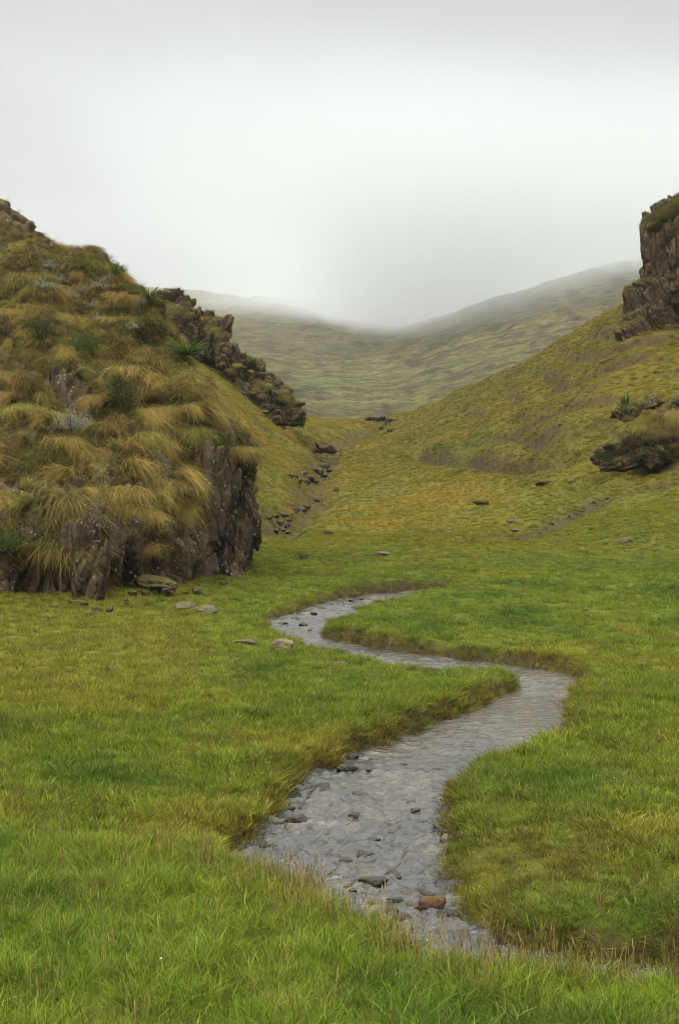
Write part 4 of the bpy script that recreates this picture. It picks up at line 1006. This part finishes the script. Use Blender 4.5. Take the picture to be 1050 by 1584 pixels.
# ---- shrubs and rosettes
def leaves(n, rx, ry, rz, ls, clumps=14):
    c = rng.normal(size=(clumps, 3)); c /= np.linalg.norm(c, axis=1)[:, None]; c *= rng.uniform(.3, .95, (clumps, 1))
    c[:, 2] = np.abs(c[:, 2])
    q = c[rng.integers(0, clumps, n)] + rng.normal(0, .24, (n, 3)); q[:, 2] = np.abs(q[:, 2])
    p = q * np.array([rx, ry, rz])
    d = q + rng.normal(0, .5, (n, 3)); d[:, 2] += .5; d /= np.linalg.norm(d, axis=1)[:, None]
    t = np.linspace(0, 1, 3)[None, :, None]
    return strips(p[:, None] + d[:, None] * t * (ls * rng.uniform(.6, 1.4, n))[:, None, None], np.full(n, ls * .42), .9)
def shrub(loc, size, mat, label, ls=.05, n=900, lean=0, group=None):
    e = bpy.data.objects.new('shrub', None); C.objects.link(e); e.location = loc; tag(e, label, 'shrub', group)
    fo = link('foliage', blade_mesh('foliage', [leaves(n, *size, ls)], [mat]), e)
    k = 9; a = rng.uniform(0, 6.28, k); tip = np.stack([np.cos(a) * size[0] * .6, np.sin(a) * size[1] * .6, np.full(k, size[2] * .8)], -1)
    t = np.linspace(0, 1, 4)[None, :, None]
    P_ = tip[:, None] * t * np.array([1, 1, 1.]) + np.array([0, 0, -.08])
    link('stem', blade_mesh('stem', [strips(P_, np.full(k, .022), .6)], [MAT_STEM]), e)
    return e
for px, py, sz, mat, lab, ls, n in [
        (62, 525, (.42, .4, .62), MAT_LEAF_DK, 'dark green bush in the hollow left of the bright green bush on the bluff', .045, 1500),
        (135, 548, (.6, .5, .42), MAT_LEAF_GR, 'bright green bush in the middle of the bluff', .05, 1300),
        (190, 622, (.28, .3, .5), MAT_LEAF_DK, 'narrow dark bush between tussocks below the bright green bush', .045, 900),
        (8, 525, (.3, .3, .5), MAT_LEAF_BR, 'brown twiggy bush at the far left edge of the bluff', .05, 800),
        (112, 665, (.42, .4, .42), MAT_LEAF_SV, 'grey leaved bush above the longest golden tussocks', .04, 1100),
        (165, 745, (.3, .3, .3), MAT_LEAF_SV, 'pale grey herb above the broken buttress', .035, 600),
        (150, 815, (.3, .25, .2), MAT_LEAF_SV, 'pale herb hanging at the lip of the broken buttress', .035, 600),
        (262, 860, (.25, .25, .4), MAT_LEAF_BR, 'dry brown bush beside the mossy boulder at the bluff foot', .04, 700),
        (40, 600, (.3, .3, .35), MAT_LEAF_BR, 'brown bush low in the tussocks at the left', .045, 600),
        (350, 690, (.3, .3, .2), MAT_LEAF_GR, 'small green bush on the lip of the dark buttress', .04, 500),
        (75, 850, (.5, .4, .25), MAT_LEAF_GR, 'low green herb patch left of the broken buttress', .04, 800),
        (12, 840, (.4, .4, .4), MAT_LEAF_GR, 'green herb patch at the left edge under the tussocks', .05, 800)]:
    p, nr = bluff_hit(px, py)
    shrub(p + nr * .12, sz, mat, lab, ls, n)
for i, (px, py, sz) in enumerate([(934, 702, .28), (984, 704, .32), (1030, 700, .34), (972, 680, .24)]):
    shrub(at(px, py + 8, 54.5), (sz * 1.3, sz * .7, sz * .6), MAT_LEAF_BR if i % 2 else MAT_LEAF_DK, 'dark bush growing against the hanging grass outcrop on the right hillside', .06, 500, group='bushes on the right outcrop')
SV = [(40, 425), (75, 410), (95, 430), (118, 418), (130, 445), (150, 440), (165, 460), (180, 470), (110, 455), (195, 485), (205, 510), (215, 465), (225, 500), (140, 475), (60, 440), (240, 530), (85, 445), (170, 430), (188, 445), (155, 490)]
for i, (px, py) in enumerate(SV):
    p, nr = bluff_hit(px, py)
    shrub(p + nr * .03, (.2, .2, .16), MAT_LEAF_SV if i % 3 else MAT_LEAF_DK, 'low silvery herb on the upper bluff below the skyline' if i % 3 else 'low dark heath plant on the upper bluff below the skyline', .04, 220, group='silvery herbs on the upper bluff' if i % 3 else 'dark heath plants on the upper bluff')
def rosette(loc, n, L, w, mat, label, up=.7, name='rosette_plant', group=None):
    a = rng.uniform(0, 6.28, n); u = rng.uniform(.1, 1.6, n) * up
    d = np.stack([np.cos(a), np.sin(a), u], -1); d /= np.linalg.norm(d, axis=1)[:, None]
    t = np.linspace(0, 1, 5)[None, :, None]; l = L * rng.uniform(.7, 1.1, n)
    P_ = d[:, None] * t * l[:, None, None]; P_[..., 2] -= (l * .22)[:, None] * t[..., 0] ** 2
    o = link(name, blade_mesh(name, [strips(P_, np.full(n, w))], [mat]), loc=loc)
    return tag(o, label, 'plant', group)
p, nr = bluff_hit(286, 552); rosette(p + nr * .2, 170, .75, .03, MAT_LEAF_GR, 'spiky olive green plant with long leaves near the right edge of the bluff', .9)
for px, py, L, lab in [(183, 424, .42, 'spiky rosette on the bluff skyline, the middle one of three'), (152, 408, .32, 'small spiky rosette on the bluff skyline nearest the peak'), (234, 462, .55, 'largest spiky rosette on the bluff skyline beside the small crag')]:
    p, nr = bluff_hit(px, py); rosette(p + np.array([0, 0, .08]), 70, L, .028, MAT_LEAF_GR, lab, 1.1)
p, nr = bluff_hit(106, 397); shrub(p, (.16, .16, .2), MAT_LEAF_BR, 'tiny twiggy bush alone on the bluff skyline', .03, 260)
p = hit(966, 640); rosette(p, 60, 1.1, .09, MAT_LEAF_GR, 'upright dark green leafy plant standing above the right outcrop', 4.5)
p = hit(468, 866); shrub(p, (.3, .25, .16), MAT_LEAF_GR, 'low green bush on the far meadow left of the small tussocks', .05, 300)

# ------------------------------------------------------------------ haze and low cloud
def vol_box(name, x0, x1, y0, y1, z0, z1, mat):
    me = bpy.data.meshes.new(name)
    me.from_pydata([(a, b, c) for c in (z0, z1) for b in (y0, y1) for a in (x0, x1)], [], [(0, 2, 3, 1), (4, 5, 7, 6), (0, 1, 5, 4), (2, 6, 7, 3), (0, 4, 6, 2), (1, 3, 7, 5)])
    me.materials.append(mat); return tag(link(name, me), kind='stuff')
SIG = 0.0002
mz = bpy.data.materials.new('haze'); mz.use_nodes = True; t_ = mz.node_tree; t_.nodes.clear()
o_ = t_.nodes.new('ShaderNodeOutputMaterial'); v_ = t_.nodes.new('ShaderNodeVolumePrincipled')
v_.inputs['Color'].default_value = (.72, .73, .71, 1); v_.inputs['Density'].default_value = SIG; v_.inputs['Anisotropy'].default_value = 0.2
t_.links.new(v_.outputs[0], o_.inputs['Volume'])
mz.cycles.volume_sampling = 'DISTANCE'
vol_box('haze', -420, 420, -30, 470, -60, 120, mz)
# low cloud lying on the far crests
mc = M('cloud'); p = mc.pos(); sx = mc.n('ShaderNodeSeparateXYZ', {0: p})
big = mc.noise(mc.n('ShaderNodeMapping', {'Vector': p, 'Scale': (1, .6, 2.2)}).outputs[0], .0060, 4, .6)
zz = mc.math('ADD', sx.outputs[2], mc.math('MULTIPLY', mc.math('SUBTRACT', big, .5), CLOUD_NOISE))
xb = mc.math('MULTIPLY', mc.rng(sx.outputs[0], 90, 220, 0, 1, True), CLOUD_RISE)
dip = mc.math('MULTIPLY', mc.rng(mc.math('ABSOLUTE', mc.math('SUBTRACT', sx.outputs[0], 42.)), 0, 80, 1, 0, True), -30.)
lft = mc.rng(sx.outputs[0], 75, -190, 0, 66, True)
base = mc.math('ADD', mc.math('ADD', mc.math('ADD', xb, lft), dip), CLOUD_BASE)
rel = mc.math('SUBTRACT', zz, base)
den = mc.math('MULTIPLY', mc.rng(rel, 0, CLOUD_SOFT, 0, 1, True), CLOUD_D)
topf = mc.rng(sx.outputs[2], 105, 165, 1, 0, True)
den = mc.math('ADD', mc.math('MULTIPLY', den, topf), SIG)
vc = mc.n('ShaderNodeVolumePrincipled', {'Color': CLOUD_COL, 'Density': den, 'Anisotropy': .2})
mc.t.links.new(vc.outputs[0], mc.o.inputs['Volume'])
mc.m.cycles.volume_sampling = 'DISTANCE'
vol_box('clouds', -1500, 1500, 480, 1500, 10, 170, mc.m)
